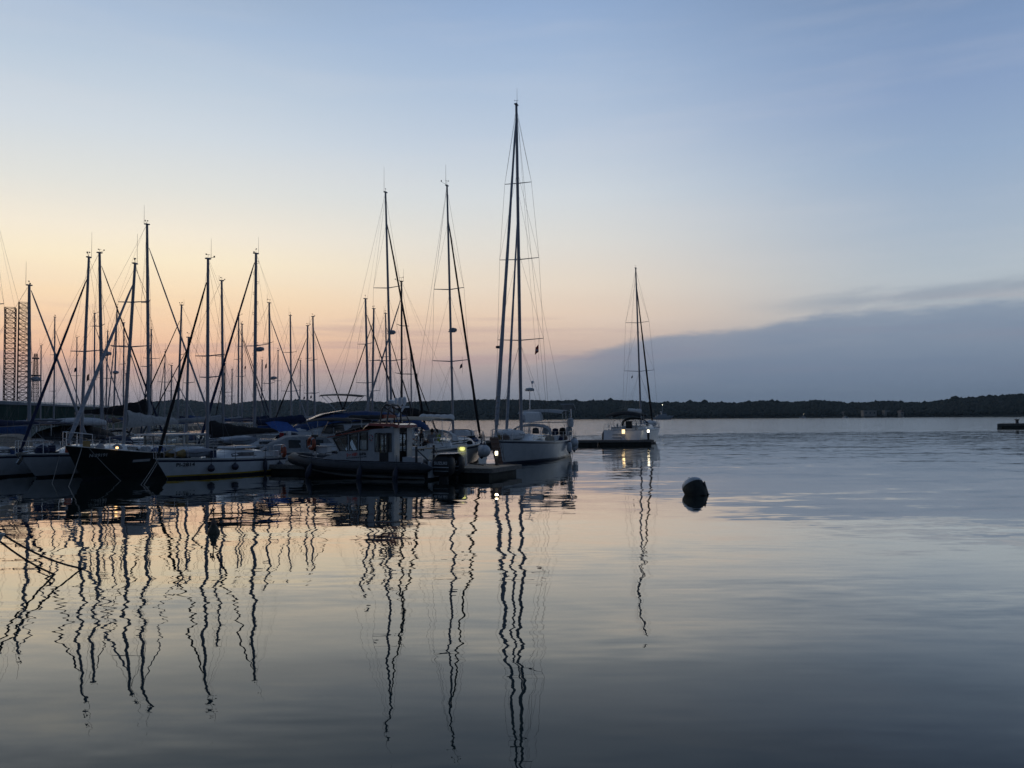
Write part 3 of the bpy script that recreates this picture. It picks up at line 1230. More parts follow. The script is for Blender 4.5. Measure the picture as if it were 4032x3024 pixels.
# ------------------------------------------------------------------ quay and shed on the left, drilling rig
def slab(name, pts, z0, z1, mats, label, cat=None, kind=None, group=None):
    mb = MB()
    n = len(pts)
    vs = [(x, y, z0) for x, y in pts] + [(x, y, z1) for x, y in pts]
    fs = [tuple(range(n, 2 * n))] + [(i, (i + 1) % n, (i + 1) % n + n, i + n) for i in range(n)]
    mb.add(vs, fs)
    o = mb.build(name, mats, None, smooth=0)
    return tag(o, label, cat, group, kind)


slab('quay', [(-500, 128), (-64, 128), (-78, 172), (-110, 420), (-500, 420)], -1, 1.1, 'stone', 'stone quay behind the moored yachts', None, 'structure')


def make_shed():
    a = P(-420, 1650, 168)
    b = P(314, 1650, 168)
    e = thing('boat_shed', 'long green clad shed with pale roof edge behind the yachts', 'shed', (b.x, 168, 1.1))
    L = b.x - a.x
    zl = P(0, 1589, 168).z - 1.1
    w_ = MB()
    w_.prism([(-L, 0), (0, 0), (0, P(314, 1603, 168).z - 1.1), (-L * .52, zl), (-L, zl)], 0, 26)
    w_.build('wall', 'green', e)
    rb = MB()
    for i in range(int(L / 1.1)):
        rb.box((-i * 1.1 - .4, -.035, zl * .46), (.12, .07, zl * .9))
    rb.build('cladding_rib', 'green', e)
    f = MB()
    f.prism([(-L, zl + .003), (-L * .52, zl + .003), (.3, P(314, 1603, 168).z - 1.097), (.3, P(314, 1600, 168).z - 1.05), (-L * .45, zl + .62), (-L, zl + .75)], -.35, 26.3)
    f.build('roof', 'fascia', e)


make_shed()


def lattice_leg(e, cx_, cy_, w_, z0, z1, rot, name='lattice_leg', bays=22, taper=1.0, r=.28):
    mb = MB()
    rm = Matrix.Rotation(rot, 3, 'Z')

    def c(i, z):
        k = 1 - (1 - taper) * (z - z0) / (z1 - z0)
        p = rm @ Vector(((-1, 1, 1, -1)[i] * w_ / 2 * k, (-1, -1, 1, 1)[i] * w_ / 2 * k, 0))
        return Vector((cx_ + p.x, cy_ + p.y, z))
    for i in range(4):
        mb.tube([c(i, z0), c(i, z1)], r * 1.35, 6)
    for b in range(bays):
        za = z0 + (z1 - z0) * b / bays
        zb = z0 + (z1 - z0) * (b + 1) / bays
        for i in range(4):
            j = (i + 1) % 4
            mb.tube([c(i, zb), c(j, zb)], r * .75, 4)
            mb.tube([c(i, za), c(j, zb)], r * .6, 4)
            mb.tube([c(j, za), c(i, zb)], r * .6, 4)
    return mb.build(name, 'rust', e)


def make_rig():
    D = 460
    e = thing('drilling_rig', 'jack up drilling rig with two tall lattice legs behind the shed', 'drilling rig', (P(85, 1650, D).x, D, 0))
    ox = e.location.x
    lattice_leg(e, P(34, 1650, D).x - ox, 0, 5.0, -2, P(36, 1212, D).z, R(24), bays=24, r=.18)
    lattice_leg(e, P(87, 1650, D + 6).x - ox, 6, 5.0, -2, P(88, 1192, D + 6).z, R(27), bays=24, r=.18)
    lattice_leg(e, P(137, 1650, D + 2).x - ox, 2, 3.6, 6, P(134, 1392, D).z, R(10), 'derrick', 16, .35, .11)
    for zpx, w_ in ((1478, 3.6), (1410, 2.6)):
        g_ = MB()
        g_.box((P(137, 1650, D + 2).x - ox, 2, P(137, zpx, D).z), (w_, w_, .8))
        g_.build('derrick_platform', 'rust', e)
    b = MB()
    b.box((2, 4, 7), (40, 26, 7))
    b.build('platform_hull', 'rust', e)
    for px_, s_ in ((110, (5, 5, 4)), (20, (6, 4, 3))):
        c = MB()
        c.box((P(px_, 1650, D).x - ox, -6, 12), s_)
        c.build('deckhouse', 'fascia', e)


make_rig()

# ------------------------------------------------------------------ pontoons
AX = Vector((-.92, .39, 0)).normalized()
AN = Vector((.39, .92, 0)).normalized()


def pontoon(label, corner, ax, an, length, width, top, name='pontoon', bayl=6.0):
    e = thing(name, label, 'pontoon', (corner[0], corner[1], 0), 0)

    def q(s, v, z):
        p = ax * s + an * v
        return (p.x, p.y, z)
    d = MB()
    k = int(length / .16)
    d.loft([[q(0, 0, top - .12), q(0, width, top - .12), q(0, width, top - .03), q(0, 0, top - .03)],
            [q(length, 0, top - .12), q(length, width, top - .12), q(length, width, top - .03), q(length, 0, top - .03)]], True, True)
    n = min(k, 160)
    for i in range(n):
        s = length * i / k
        d.add([q(s, .02, top), q(s + .145, .02, top), q(s + .145, width - .02, top), q(s, width - .02, top),
               q(s, .02, top - .028), q(s + .145, .02, top - .028), q(s + .145, width - .02, top - .028), q(s, width - .02, top - .028)],
              [(0, 1, 2, 3), (0, 4, 5, 1), (1, 5, 6, 2), (2, 6, 7, 3), (3, 7, 4, 0)])
    d.build('decking', 'wood', e, smooth=0)
    f = MB()
    for v0, v1 in ((-.07, -.004), (width + .004, width + .07)):
        f.loft([[q(-.06, v0, top - .18), q(-.06, v1, top - .18), q(-.06, v1, top + .02), q(-.06, v0, top + .02)],
                [q(length, v0, top - .18), q(length, v1, top - .18), q(length, v1, top + .02), q(length, v0, top + .02)]], True, True)
    f.loft([[q(-.07, -.002, top - .18), q(-.004, -.002, top - .18), q(-.004, -.002, top + .02), q(-.07, -.002, top + .02)],
            [q(-.07, width + .002, top - .18), q(-.004, width + .002, top - .18), q(-.004, width + .002, top + .02), q(-.07, width + .002, top + .02)]], True, True)
    f.build('edge_beam', 'wood', e, smooth=0)
    nb = int(length / bayl)
    for i in range(nb):
        g = MB()
        a = i * bayl + .15
        z = a + bayl - .2
        g.loft([[q(a, .12, -.5), q(a, width - .12, -.5), q(a, width - .12, top - .13), q(a, .12, top - .13)],
                [q(z, .12, -.5), q(z, width - .12, -.5), q(z, width - .12, top - .13), q(z, .12, top - .13)]], True, True)
        g.build('float', 'floatm', e, smooth=0)
        cl = MB()
        for v in (.22, ):
            p0 = Vector(q(a + bayl * .5, v, top))
            cl.tube([p0 - ax * .16 + Vector((0, 0, .10)), p0 + ax * .16 + Vector((0, 0, .10))], .022, 6)
            cl.tube([p0 - ax * .06, p0 - ax * .06 + Vector((0, 0, .10))], .02, 6)
            cl.tube([p0 + ax * .06, p0 + ax * .06 + Vector((0, 0, .10))], .02, 6)
        cl.build('cleat', 'steel', e)
    return e


C1 = Vector((-.93, 36.1, 0))
pontoon('near wooden pontoon with dark float behind the grey rescue boat', C1, AX, AN, 46, 3.3, .40)
C2 = Vector((P(2566, 1740, 78).x, 77.2, 0))
pontoon('far low pontoon with lamps behind the tall yacht', C2, Vector((-.999, .02, 0)), Vector((.02, .999, 0)), 46, 2.6, .46, bayl=5.0)
C3 = Vector((-22, 79.5, 0))
pontoon('long back pontoon hidden among the crowded masts', Vector((-34.5, 78.2, 0)), Vector((-.999, .02, 0)), Vector((.02, .999, 0)), 60, 2.4, .55, bayl=6.0)


def pedestal(label, px, ybase, D, h, lampm='lampwhite', wide=.20, power=6, lamp_h=.2, white=False, z0=.40, col=(1, .82, .5)):
    p = P(px, ybase, D)
    e = thing('service_pedestal', label, 'lamp pedestal', (p.x, D, z0), 0, 'lit service pedestals on the pontoons')
    b = MB()
    b.box((0, 0, .015), (wide * 1.5, wide * 1.5, .03))
    b.box((0, 0, (h - lamp_h) / 2 + .02), (wide * .8, wide * .8, h - lamp_h), taper=.92)
    b.build('post', 'gelgrey' if white else 'dark', e)
    l = MB()
    l.box((0, 0, h - lamp_h / 2), (wide * .72, wide * .72, lamp_h * .94))
    l.build('lamp', lampm, e)
    c = MB()
    c.box((0, 0, h + .03), (wide, wide, .06), taper=.7)
    c.build('cap', 'gelgrey' if white else 'dark', e)
    for sx_ in (-1, 1):
        s_ = MB()
        s_.box((sx_ * wide * .42, -.0, h * .4), (.03, wide * .5, .12))
        s_.build('socket', 'rubber', e)
    li = bpy.data.lights.new('lamp_light', 'POINT')
    li.energy = power
    li.color = col
    li.shadow_soft_size = .08
    lo = bpy.data.objects.new('lamp_light', li)
    COL.objects.link(lo)
    lo.parent = e
    lo.location = (0, -wide * .9, h - lamp_h * .5)
    return e


pedestal('bright white lamp pedestal on the pontoon tip beside the plank', 1955, 1825, 38.9, .66, 'lampwhite', .17, 3.0)


def make_yellow_box():
    D = 38.8
    p = P(1820, 1800, D)
    e = thing('service_pedestal', 'wide pale pedestal with dim yellow lamp behind the outboards', 'lamp pedestal', (p.x, D, .40), 0, 'lit service pedestals on the pontoons')
    b = MB()
    b.box((0, 0, .28), (.44, .32, .56))
    b.box((-.19, 0, .72), (.05, .32, .32))
    b.box((.19, 0, .72), (.05, .32, .32))
    b.box((0, .12, .72), (.33, .05, .32))
    b.build('post', 'gelgrey', e)
    l = MB()
    l.lathe([(.06, .70), (.12, .73), (.13, .82), (.09, .87)], 14)
    l.build('lamp', 'lampyel', e)
    c = MB()
    c.box((0, 0, .92), (.48, .38, .08), taper=.86)
    c.build('cap', 'gelgrey', e)
    li = bpy.data.lights.new('lamp_light', 'POINT')
    li.energy = .8
    li.color = (.9, .85, .4)
    li.shadow_soft_size = .06
    lo = bpy.data.objects.new('lamp_light', li)
    COL.objects.link(lo)
    lo.parent = e
    lo.location = (0, -.3, .7)


make_yellow_box()
pedestal('amber lamp pedestal on the far pontoon under the anchored yacht stern', 2455, 1735, 78.6, 1.0, 'lampwarm', .36, 1.3, .42, True, .46, (1, .7, .35))
pedestal('white lamp pedestal on the far right end of the far pontoon', 2553, 1735, 78.4, .95, 'lampwhite', .24, 1.0, .26, False, .46)


# jetty stub on the right
def make_jetty():
    D = 150
    x0 = P(3925, 1680, D).x
    e = thing('jetty', 'dark stone jetty end with bollard at the right edge', 'jetty', (x0, D, 0))
    b = MB()
    b.loft([[(0, 0, -1), (5.4, 9, -1), (5.5, 9, .95), (.1, 0, .95)], [(30, 1, -1), (30, 9, -1), (30, 9, 1.05), (30, 1, 1.05)]], True, True)
    b.build('deck', 'concrete', e, smooth=0)
    s = MB()
    s.box((12, -.15, .1), (22, .4, 1.0))
    s.build('weedy_base', 'floatm', e, smooth=0)
    t = MB()
    t.lathe([(.35, 0), (.26, .1), (.22, .5), (.42, .62), (.42, .74), (.1, .8)], 14, (P(4026, 1660, D).x - x0, 1.6, 1.0))
    t.build('bollard', 'dark', e)


make_jetty()
# ------------------------------------------------------------------ front-row boats
# -- white yacht with navy fender, cut by the left edge
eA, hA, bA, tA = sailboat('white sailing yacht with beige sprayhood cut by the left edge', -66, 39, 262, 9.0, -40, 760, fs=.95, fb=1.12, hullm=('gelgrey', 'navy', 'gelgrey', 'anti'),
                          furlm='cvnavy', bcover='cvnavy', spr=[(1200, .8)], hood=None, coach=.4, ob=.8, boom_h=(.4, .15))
# enclosed sprayhood in plain beige canvas
sprayhood(eA, hA, .38, 1.05, .62, 1.0, m='cvbeige', win='cvbeige', z0=hA.deckz(.38) + .35)
gl = MB()
zz = hA.deckz(.45) + .36
gl.tube([(.1, -.92, zz), (-.28, -.86, zz + .55), (-.62, -.80, zz + .62)], .075, 8)
gl.build('hood_frame', 'cream', eA)
fender('navy sausage fender on the white hull at the left edge', on_hull(eA, hA, .43, .62, 1), .13, .62, 'fendnavy', group='fenders along the front row')

# -- white yacht with dark furled sail
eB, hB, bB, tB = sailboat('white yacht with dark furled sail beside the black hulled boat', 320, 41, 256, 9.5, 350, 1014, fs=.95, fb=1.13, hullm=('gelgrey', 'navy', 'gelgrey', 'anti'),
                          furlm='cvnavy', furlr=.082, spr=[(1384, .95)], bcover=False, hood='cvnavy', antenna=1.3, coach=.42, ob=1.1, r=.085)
an = MB()
tipx = hB.xx(1, hB.sheer(1))
an.tube([(tipx - .5, .10, 1.22), (tipx + .22, .10, 1.18)], .05, 6)
an.tube([(tipx + .20, .10, 1.18), (tipx - .1, .10, .80)], .03, 6)
an.box((tipx - .02, .10, .86), (.38, .05, .16), rot=Matrix.Rotation(.9, 3, 'Y'))
an.build('anchor', 'steel', eB)

# -- black hull with registration
eC, hC, bC, tC = sailboat('black hulled sailing boat with tall raked bow and grey sail cover', 487, 40, 265, 11.2, 532, 1039, B=3.3, fs=1.0, fb=1.55, sag=.18, hullm=('black', 'black', 'black', 'anti'),
                          furlm='sailgrey', furlr=.10, spr=[(1366, 1.0), (1190, .8)], bcover='cvgrey', hood=None, antenna=1.5, coach=.38, ob=1.25, r=.10, bz=1.25,
                          boom_h=(.75, .28), boomlen=.46, wins=3, wl=.78, ct=(.40, .78), back=True)


def hull_text(e, h, body, t, z, size, m, sg=1, width=None, off=.02, bold=.004, name='registration'):
    p = h.pt(t, z, sg)
    q = h.pt(t - .05, z, sg)
    up = h.pt(t, z + .1, sg) - p
    xd = (q - p) if sg > 0 else (p - q)
    n = xd.cross(up).normalized()
    return text(name, body, size, p + n * off, xd, up, m, e, width, bold)


hull_text(eC, hC, 'N-29191', .925, 1.03, .21, 'greytext', 1, .86, .05)
lmp = MB()
lmp.lathe([(.02, -.05), (.06, -.03), (.06, .03), (.02, .05)], 10, eC.matrix_world.inverted() @ P(461, 1763, 37.6))
lmp.build('deck_lamp', 'lampamber', eC)
rp_ = MB()
for a_ in (.60, .62, .64, .66):
    pass
rows = [[hC.pt(a_, z_, 1) + Vector((0, .012, 0)) for z_ in (.66, .78)] for a_ in np.linspace(.60, .70, 5)]
rp_.loft(rows, False, False)
rp_.build('rubbing_plate', 'gelgrey', eC)
# wheelhouse of the black boat
wh = thing('cabin_cruiser', 'small wooden wheelhouse boat with pale flat roof behind the black hull', 'motor boat', (P(668, 1750, 44.5).x, 45.2, 0), R(232), 'motor boats in the marina')


def small_cruiser(e, L=6.5, B=2.4, hullm=('gel', 'navy', 'navy', 'anti'), wx=(-1.0, 1.1), wz=(1.0, 2.28), ww=.92, wall='gel', roofm='gel', fs=.8, fb=1.05):
    h = Hull(L, B, fs, fb, ob=.6, os=0, st=.9)
    h.build(e, list(hullm))
    h.deck(e)
    x0, x1 = wx
    z0, z1 = wz
    zm = z0 + (z1 - z0) * .42
    c = MB()
    c.box(((x0 + x1) / 2, 0, (z0 + zm) / 2 - .1), (x1 - x0, ww * 2, zm - z0 + .2))
    for xa in (x0 + .05, (x0 + x1) / 2, x1 - .05):
        for sg in (1, -1):
            c.box((xa, sg * (ww - .04), (zm + z1) / 2), (.09, .08, z1 - zm - .002))
    for ya in (0,):
        c.box((x1 - .05, ya, (zm + z1) / 2), (.07, .07, z1 - zm - .002))
    cab = c.build('wheelhouse', wall, e, smooth=0)
    r_ = MB()
    r_.box(((x0 + x1) / 2 + .1, 0, z1 + .04), (x1 - x0 + .5, ww * 2 + .24, .08))
    r_.build('roof', roofm, e)
    for sg in (1, -1):
        for xa, xb in ((x0 + .10, (x0 + x1) / 2 - .05), ((x0 + x1) / 2 + .05, x1 - .10)):
            g = MB()
            g.box(((xa + xb) / 2, sg * (ww - .04), (zm + z1) / 2), (xb - xa - .004, .02, z1 - zm - .006))
            g.build('window', 'pane', cab)
    for s_ in (1, -1):
        g = MB()
        g.box((x1 - .05, s_ * ww * .5, (zm + z1) / 2), (.02, ww - .15, z1 - zm - .006))
        g.build('window', 'pane', cab)
    rails(e, h, (.3, .5, .7, .85), h=.5, stern=False)
    return h


small_cruiser(wh, wx=(-1.3, 1.3), wz=(.95, 1.82), wall='cream')

# -- PI-2814
eD, hD, bD, tD = sailboat('small white yacht with yellow waterline stripe and upturned dinghy on its foredeck', 818, 38.7, 240, 6.9, 819, 1020, B=2.35, fs=.74, fb=.92, hullm=('gel', 'navy', 'yellow', 'anti'),
                          furlm='cvblack', furlr=.082, spr=[(1402, 1.0), (1486, .7)], bcover='cvblack', hood=None, antenna=1.0, coach=None, ob=.62, os=.15, r=.085, bz=1.0, boom_h=(.72, .2), boomlen=.62, wl=.88)
hD.coachroof(eD, .20, .60, .40, wf=.66, wins=1, slope=.35)
tp = MB()
tp.box((-1.05, 0, hD.deckz(.35) + .49), (1.5, 1.1, .10), taper=.9)
tp.build('hatch_garage', 'gel', eD)
hull_text(eD, hD, 'PI-2814', .905, .57, .23, 'blacktext', 1, .80, .03)
dinghy('grey upturned inflatable dinghy with ochre end on the foredeck of the small white yacht', eD.matrix_world @ Vector((1.55, -.02, hD.deckz(.72) + .04)), eD.rotation_euler.z + math.pi, 2.25, 1.15, .19, 'hypgrey',
       bowm='hypyel', group='inflatable dinghies lying on decks')
FG = 'fenders along the front row'
fender('round navy fender nearest the bow on the small white yacht', on_hull(eD, hD, .69, .42, 1, .17), .16, m='fendnavy', ball=True, group=FG)
fender('second round navy fender amidships on the small white yacht', on_hull(eD, hD, .52, .44, 1, .17), .16, m='fendnavy', ball=True, group=FG)
fender('long navy fender aft on the small white yacht', on_hull(eD, hD, .245, .40, 1, .13), .10, .58, 'fendnavy', group=FG)
fender('round navy fender by the stern of the small white yacht', on_hull(eD, hD, .09, .38, 1, .17), .15, m='fendnavy', ball=True, group=FG)
lifebuoy('orange lifebuoy at the stern rail of the small white yacht', P(1117, 1776, 41.6), R(-62), .25, group='orange lifebuoys')

# ------------------------------------------------------------------ rescue boat
RB = Vector((math.cos(R(157)), math.sin(R(157)), 0))
rib = thing('rescue_boat', 'grey rescue inflatable with red roofed white cabin and black tubes', 'rescue boat', ((-2.8 - 10.44) / 2, (35.85 + 39.1) / 2, 0), R(157))


def make_rib():
    e = rib
    # tubes
    half = 1.06
    pts = [(-4.0, half, .50), (-3.55, half, .50), (-2, half, .50), (0, half + .02, .52), (1.4, half, .58), (2.4, .93, .66), (3.2, .66, .74), (3.75, .34, .80), (3.92, 0, .83)]
    full = [Vector(p) for p in pts] + [Vector((x, -y, z)) for x, y, z in reversed(pts[:-1])]
    rr = [.03, .25] + [.27] * 4 + [.26, .25, .24] + [.25, .26] + [.27] * 4 + [.25, .03]
    rr = rr[:len(full)]
    pth, rad = [], []
    for i in range(len(full) - 1):
        for k in range(3):
            pth.append(full[i].lerp(full[i + 1], k / 3))
            rad.append(rr[i] * (1 - k / 3) + rr[i + 1] * k / 3)
    pth.append(full[-1])
    rad.append(rr[-1])
    mb = MB()
    mb.tube(pth, rad, 16)
    tb = mb.build('tube', 'hypalon', e, smooth=60)
    # top panels of the tube: grey non-slip strips with dark edges
    for sg in (1, -1):
        s_ = MB()
        rows = []
        for x in np.linspace(-3.4, 2.3, 14):
            i = min(range(len(pth)), key=lambda q: abs(pth[q].x - x) + (0 if pth[q].y * sg > 0 else 9))
            c = pth[i]
            rr_ = rad[i] + .006
            rows.append([Vector((c.x, c.y + sg * rr_ * math.sin(a), c.z + rr_ * math.cos(a))) for a in (-.25, .05, .35, .65)])
        s_.loft(rows, False, False)
        s_.build('wear_strip', 'hypgrey', tb, smooth=60)
        for a, m_ in ((.48, 'rubber'), (1.75, 'rubber')):
            q = MB()
            line = []
            for x in np.linspace(-3.5, 3.1, 20):
                i = min(range(len(pth)), key=lambda k: abs(pth[k].x - x) + (0 if pth[k].y * sg > 0 else 9))
                c = pth[i]
                rr_ = rad[i] + .012
                line.append((x, c.y + sg * rr_ * math.sin(a), c.z + rr_ * math.cos(a)))
            q.tube(line, .028, 5)
            q.build('rubbing_strake', m_, tb)
    # rigid hull
    h = MB()
    rings = []
    for x, hb, zk, zc in ((-3.5, .92, -.35, .12), (-1.5, .94, -.38, .14), (.5, .92, -.36, .18), (1.8, .80, -.28, .28), (2.7, .55, -.08, .42), (3.3, .28, .25, .58), (3.55, .06, .52, .70)):
        rings.append([(x, hb + .06, zc + .35), (x, hb, zc), (x, hb - .05, zc - .05), (x, hb - .12, zc - .10), (x, 0, zk), (x, -hb + .12, zc - .10), (x, -hb + .05, zc - .05), (x, -hb, zc), (x, -hb - .06, zc + .35)])
    h.loft(rings, False, True, 0, band=[0, 1, 1, 2, 2, 1, 1, 0])
    h.build('hull', ['hypalon', 'gelgrey', 'anti'], e, smooth=30)
    d = MB()
    d.loft([[(x, y, .50 + max(0, (x - 1.2) * .09)), (x, -y, .50 + max(0, (x - 1.2) * .09))] for x, y in ((-3.7, .95), (-1, .95), (1.3, .95), (2.3, .78), (3.1, .48), (3.6, .18))], False, False)
    d.build('deck', 'hypgrey', e, smooth=0)
    # cabin: belt, pillars, roof
    W_ = .80
    zt = 1.16
    cab = MB()
    for sg in (1, -1):
        y0, y1 = sg * W_, sg * (W_ - .05)
        # lower belt
        cab.prism([(2.45, .62), (2.30, .80), (1.95, .94), (1.38, 1.06), (1.30, 1.17), (-.25, 1.22), (-.25, .50), (2.4, .56)], y0, y1)
        cab.prism([(-.255, .50), (-.255, 1.22), (-.255, 2.12), (-.62, 2.16), (-.62, .50)], y0, y1)
        # window pillars of the fore cabin
        cab.prism([(1.30, 1.172), (1.22, 1.170), (1.60, 1.78), (1.68, 1.785)], y0, y1)
        cab.prism([(.80, 1.19), (.72, 1.19), (.74, 1.93), (.82, 1.92)], y0, y1)
        cab.prism([(.30, 1.205), (.22, 1.205), (.20, 2.02), (.28, 2.01)], y0, y1)
        cab.prism([(1.68, 1.787), (-.253, 2.12), (-.253, 2.04), (.82, 1.925), (1.64, 1.74)], y0, y1)
        # aft cabin side with door opening
        cab.prism([(-.622, .50), (-.622, 2.16), (-.70, 2.165), (-.70, .50)], y0, y1)
        cab.prism([(-.702, 2.0), (-.702, 2.165), (-1.98, 2.22), (-1.98, 2.0)], y0, y1)
        cab.prism([(-.702, .50), (-.702, 1.15), (-1.0, 1.15), (-1.0, .50)], y0, y1)
        cab.prism([(-1.62, .50), (-1.62, 1.15), (-1.98, 1.15), (-1.98, .50)], y0, y1)
        cab.prism([(-1.82, 1.152), (-1.82, 1.998), (-1.98, 1.998), (-1.98, 1.152)], y0, y1)
    # front panels and rear wall
    wv = W_ - .052
    cab.add([(1.30, wv, 1.17), (1.30, -wv, 1.17), (1.38, -wv, 1.06), (1.38, wv, 1.06)], [(0, 1, 2, 3)])
    cab.add([(1.38, wv, 1.06), (1.38, -wv, 1.06), (1.95, -wv, .94), (1.95, wv, .94), (2.30, wv, .80), (2.30, -wv, .80), (2.45, wv, .62), (2.45, -wv, .62)], [(0, 1, 2, 3), (3, 2, 5, 4), (4, 5, 7, 6)])
    cab.add([(1.66, wv, 1.785), (1.66, -wv, 1.785), (1.62, -wv, 1.70), (1.62, wv, 1.70)], [(0, 1, 2, 3)])
    for yc in (-.27, .27):
        cab.tube([(1.29, yc, 1.17), (1.63, yc, 1.74)], .03, 5)
    cab.box((-1.96, .55, 1.35), (.05, .44, 1.70))
    cab.box((-1.96, -.55, 1.35), (.05, .44, 1.70))
    cabin = cab.build('cabin', 'cabin', e, smooth=0)
    # window frames and panes
    wins = [[(1.23, 1.20), (.83, 1.21), (.85, 1.88), (1.58, 1.745)], [(.70, 1.215), (.32, 1.225), (.30, 1.985), (.72, 1.905)], [(.20, 1.235), (-.20, 1.245), (-.20, 2.03), (.18, 1.995)],
            [(-.72, 1.18), (-.98, 1.18), (-.98, 1.96), (-.72, 1.96)], [(-1.64, 1.18), (-1.80, 1.18), (-1.80, 1.96), (-1.64, 1.96)]]
    for sg in (1, -1):
        for wq in wins:
            f = MB()
            f.tube([(x, sg * (W_ + .006), z) for x, z in wq], .026, 6, closed=True)
            fo = f.build('window_frame', 'rubber', cabin)
            g = MB()
            g.prism(wq, sg * (W_ - .02), sg * (W_ - .03))
            g.build('window', 'pane', cabin)
        # door with tall panes
        dr = MB()
        for xa, xb in ((-1.03, -1.10), (-1.28, -1.36), (-1.53, -1.60)):
            dr.prism([(xa, .52), (xb, .52), (xb, 1.985), (xa, 1.985)], sg * (W_ + .012), sg * (W_ - .03))
        dr.prism([(-1.10, .52), (-1.53, .52), (-1.53, 1.15), (-1.10, 1.15)], sg * (W_ + .006), sg * (W_ - .02))
        dr.prism([(-1.10, 1.92), (-1.53, 1.92), (-1.53, 1.985), (-1.10, 1.985)], sg * (W_ + .006), sg * (W_ - .02))
        door = dr.build('door', 'rubber', e, smooth=0)
        pn = MB()
        pn.prism([(-1.105, 1.15), (-1.525, 1.15), (-1.525, 1.92), (-1.105, 1.92)], sg * (W_ - .004), sg * (W_ - .014))
        pn.build('door_pane', 'pane', door)
    wsn = MB()
    wsn.add([(1.30, .74, 1.18), (1.30, -.74, 1.18), (1.63, -.74, 1.74), (1.63, .74, 1.74)], [(0, 1, 2, 3)])
    wsn.build('windscreen', 'pane', cabin)
    # roofs
    r1 = MB()
    r1.prism([(1.86, 1.775), (1.86, 1.81), (.1, 2.14), (-.28, 2.17), (-.28, 2.125)], .90, -.90)
    r1.build('fore_roof', 'redroof', e, smooth=0)
    r2 = MB()
    rings = []
    for x, z, wv2, th in ((.12, 2.10, .80, .04), (-.10, 2.30, .84, .06), (-.32, 2.42, .88, .10), (-2.0, 2.40, .90, .13), (-2.28, 2.34, .86, .12)):
        rings.append([(x, wv2, z - th), (x, wv2 * .92, z), (x, -wv2 * .92, z), (x, -wv2, z - th)])
    r2.loft(rings, True, True)
    r2.build('aft_roof', 'redroof', e, smooth=0)
    lp = MB()
    for sg in (1, -1):
        lp.tube([(1.55, sg * .7, 1.85), (1.5, sg * .7, 1.98), (.3, sg * .7, 2.22), (.22, sg * .7, 2.13)], .022, 6)
        lp.tube([(.95, sg * .7, 1.95), (.95, sg * .7, 2.09)], .018, 5)
    lp.build('roof_rail', 'dark', e)
    sl = MB()
    sl.lathe([(.05, 0), (.11, .05), (.13, .16), (.08, .22)], 12, (1.62, .35, 1.85))
    sl.tube([(1.62, .35, 1.8), (1.62, .35, 1.9)], .03, 5)
    sl.build('searchlight', 'dark', e)
    # arch with aerials
    ar = MB()
    for x0 in (-.9, -1.35):
        ar.tube([(x0, .62, 2.38), (x0 - .05, .50, 3.05), (x0 - .06, .25, 3.22), (x0 - .06, -.25, 3.22), (x0 - .05, -.50, 3.05), (x0, -.62, 2.38)], .045, 8)
    ar.tube([(-.95, .4, 3.16), (-1.85, .45, 2.75), (-2.1, .5, 2.3)], .03, 6)
    ar.tube([(-.95, -.4, 3.16), (-1.85, -.45, 2.75), (-2.1, -.5, 2.3)], .03, 6)
    arch = ar.build('radar_arch', 'dark', e)
    la = MB()
    la.box((-.98, 0, 2.72), (.16, 1.0, .16))
    la.build('orange_light_bar', 'orange', arch)
    rd = MB()
    rd.lathe([(.05, 0), (.19, .02), (.2, .14), (.10, .2)], 14, (-1.15, 0, 3.26))
    rd.build('radar', 'white', arch)
    aa = MB()
    aa.tube([(-1.35, .5, 3.1), (-1.42, .5, 4.5)], .014, 4)
    aa.tube([(-1.35, -.5, 3.1), (-1.42, -.5, 4.2)], .014, 4)
    aa.build('antenna', 'dark', arch)
    # bow post, fore hand rail, cleats
    bp = MB()
    bp.tube([(2.75, .0, .6), (2.75, 0, 1.12)], .075, 8)
    bp.tube([(2.75, -.2, 1.0), (2.75, .2, 1.0)], .03, 6)
    bp.build('bow_post', 'steel', e)
    hr = MB()
    for sg in (1, -1):
        hr.tube([(2.1, sg * .66, .90), (2.1, sg * .66, 1.08), (1.5, sg * .66, 1.18), (1.5, sg * .66, 1.04)], .02, 6)
    hr.build('hand_rail', 'dark', e)
    # stern A frame post and rails
    sp = MB()
    for sg in (1, -1):
        sp.tube([(-3.05, sg * .78, .5), (-3.05, sg * .78, 1.42)], .055, 8)
        sp.tube([(-3.05, sg * .78, 1.3), (-3.55, sg * .5, .75)], .028, 6)
    sp.tube([(-3.05, .78, 1.3), (-3.05, -.78, 1.3)], .03, 6)
    sp.build('towing_frame', 'dark', e)
    tr = MB()
    tr.box((-3.72, 0, .45), (.12, 1.75, .7))
    tr.box((-2.6, .30, .72), (.75, .5, .45))
    tr.build('transom', 'gelgrey', e)
    # outboards
    zo = -.42
    for y0, y in ((.46, .46), (-.46, -.46)):
        c = MB()
        rings = []
        for z, x0, x1, wv3 in ((.60, -4.50, -3.80, .20), (.72, -4.62, -3.76, .25), (1.05, -4.68, -3.74, .265), (1.30, -4.64, -3.76, .255), (1.44, -4.52, -3.92, .22), (1.50, -4.40, -4.05, .14)):
            rings.append([(x0, y - wv3 * .6, z), (x0 + .08, y - wv3, z), (x1 - .08, y - wv3, z), (x1, y - wv3 * .6, z), (x1, y + wv3 * .6, z), (x1 - .08, y + wv3, z), (x0 + .08, y + wv3, z), (x0, y + wv3 * .6, z)])
            rings[-1] = [(a_, b_, c_ + zo) for a_, b_, c_ in rings[-1]]
        c.loft(rings, True, True)
        ob_ = c.build('outboard_motor', 'rubber', e, smooth=50)
        l = MB()
        l.box((-4.2, y, -.1), (.34, .16, .65), taper=1.15)
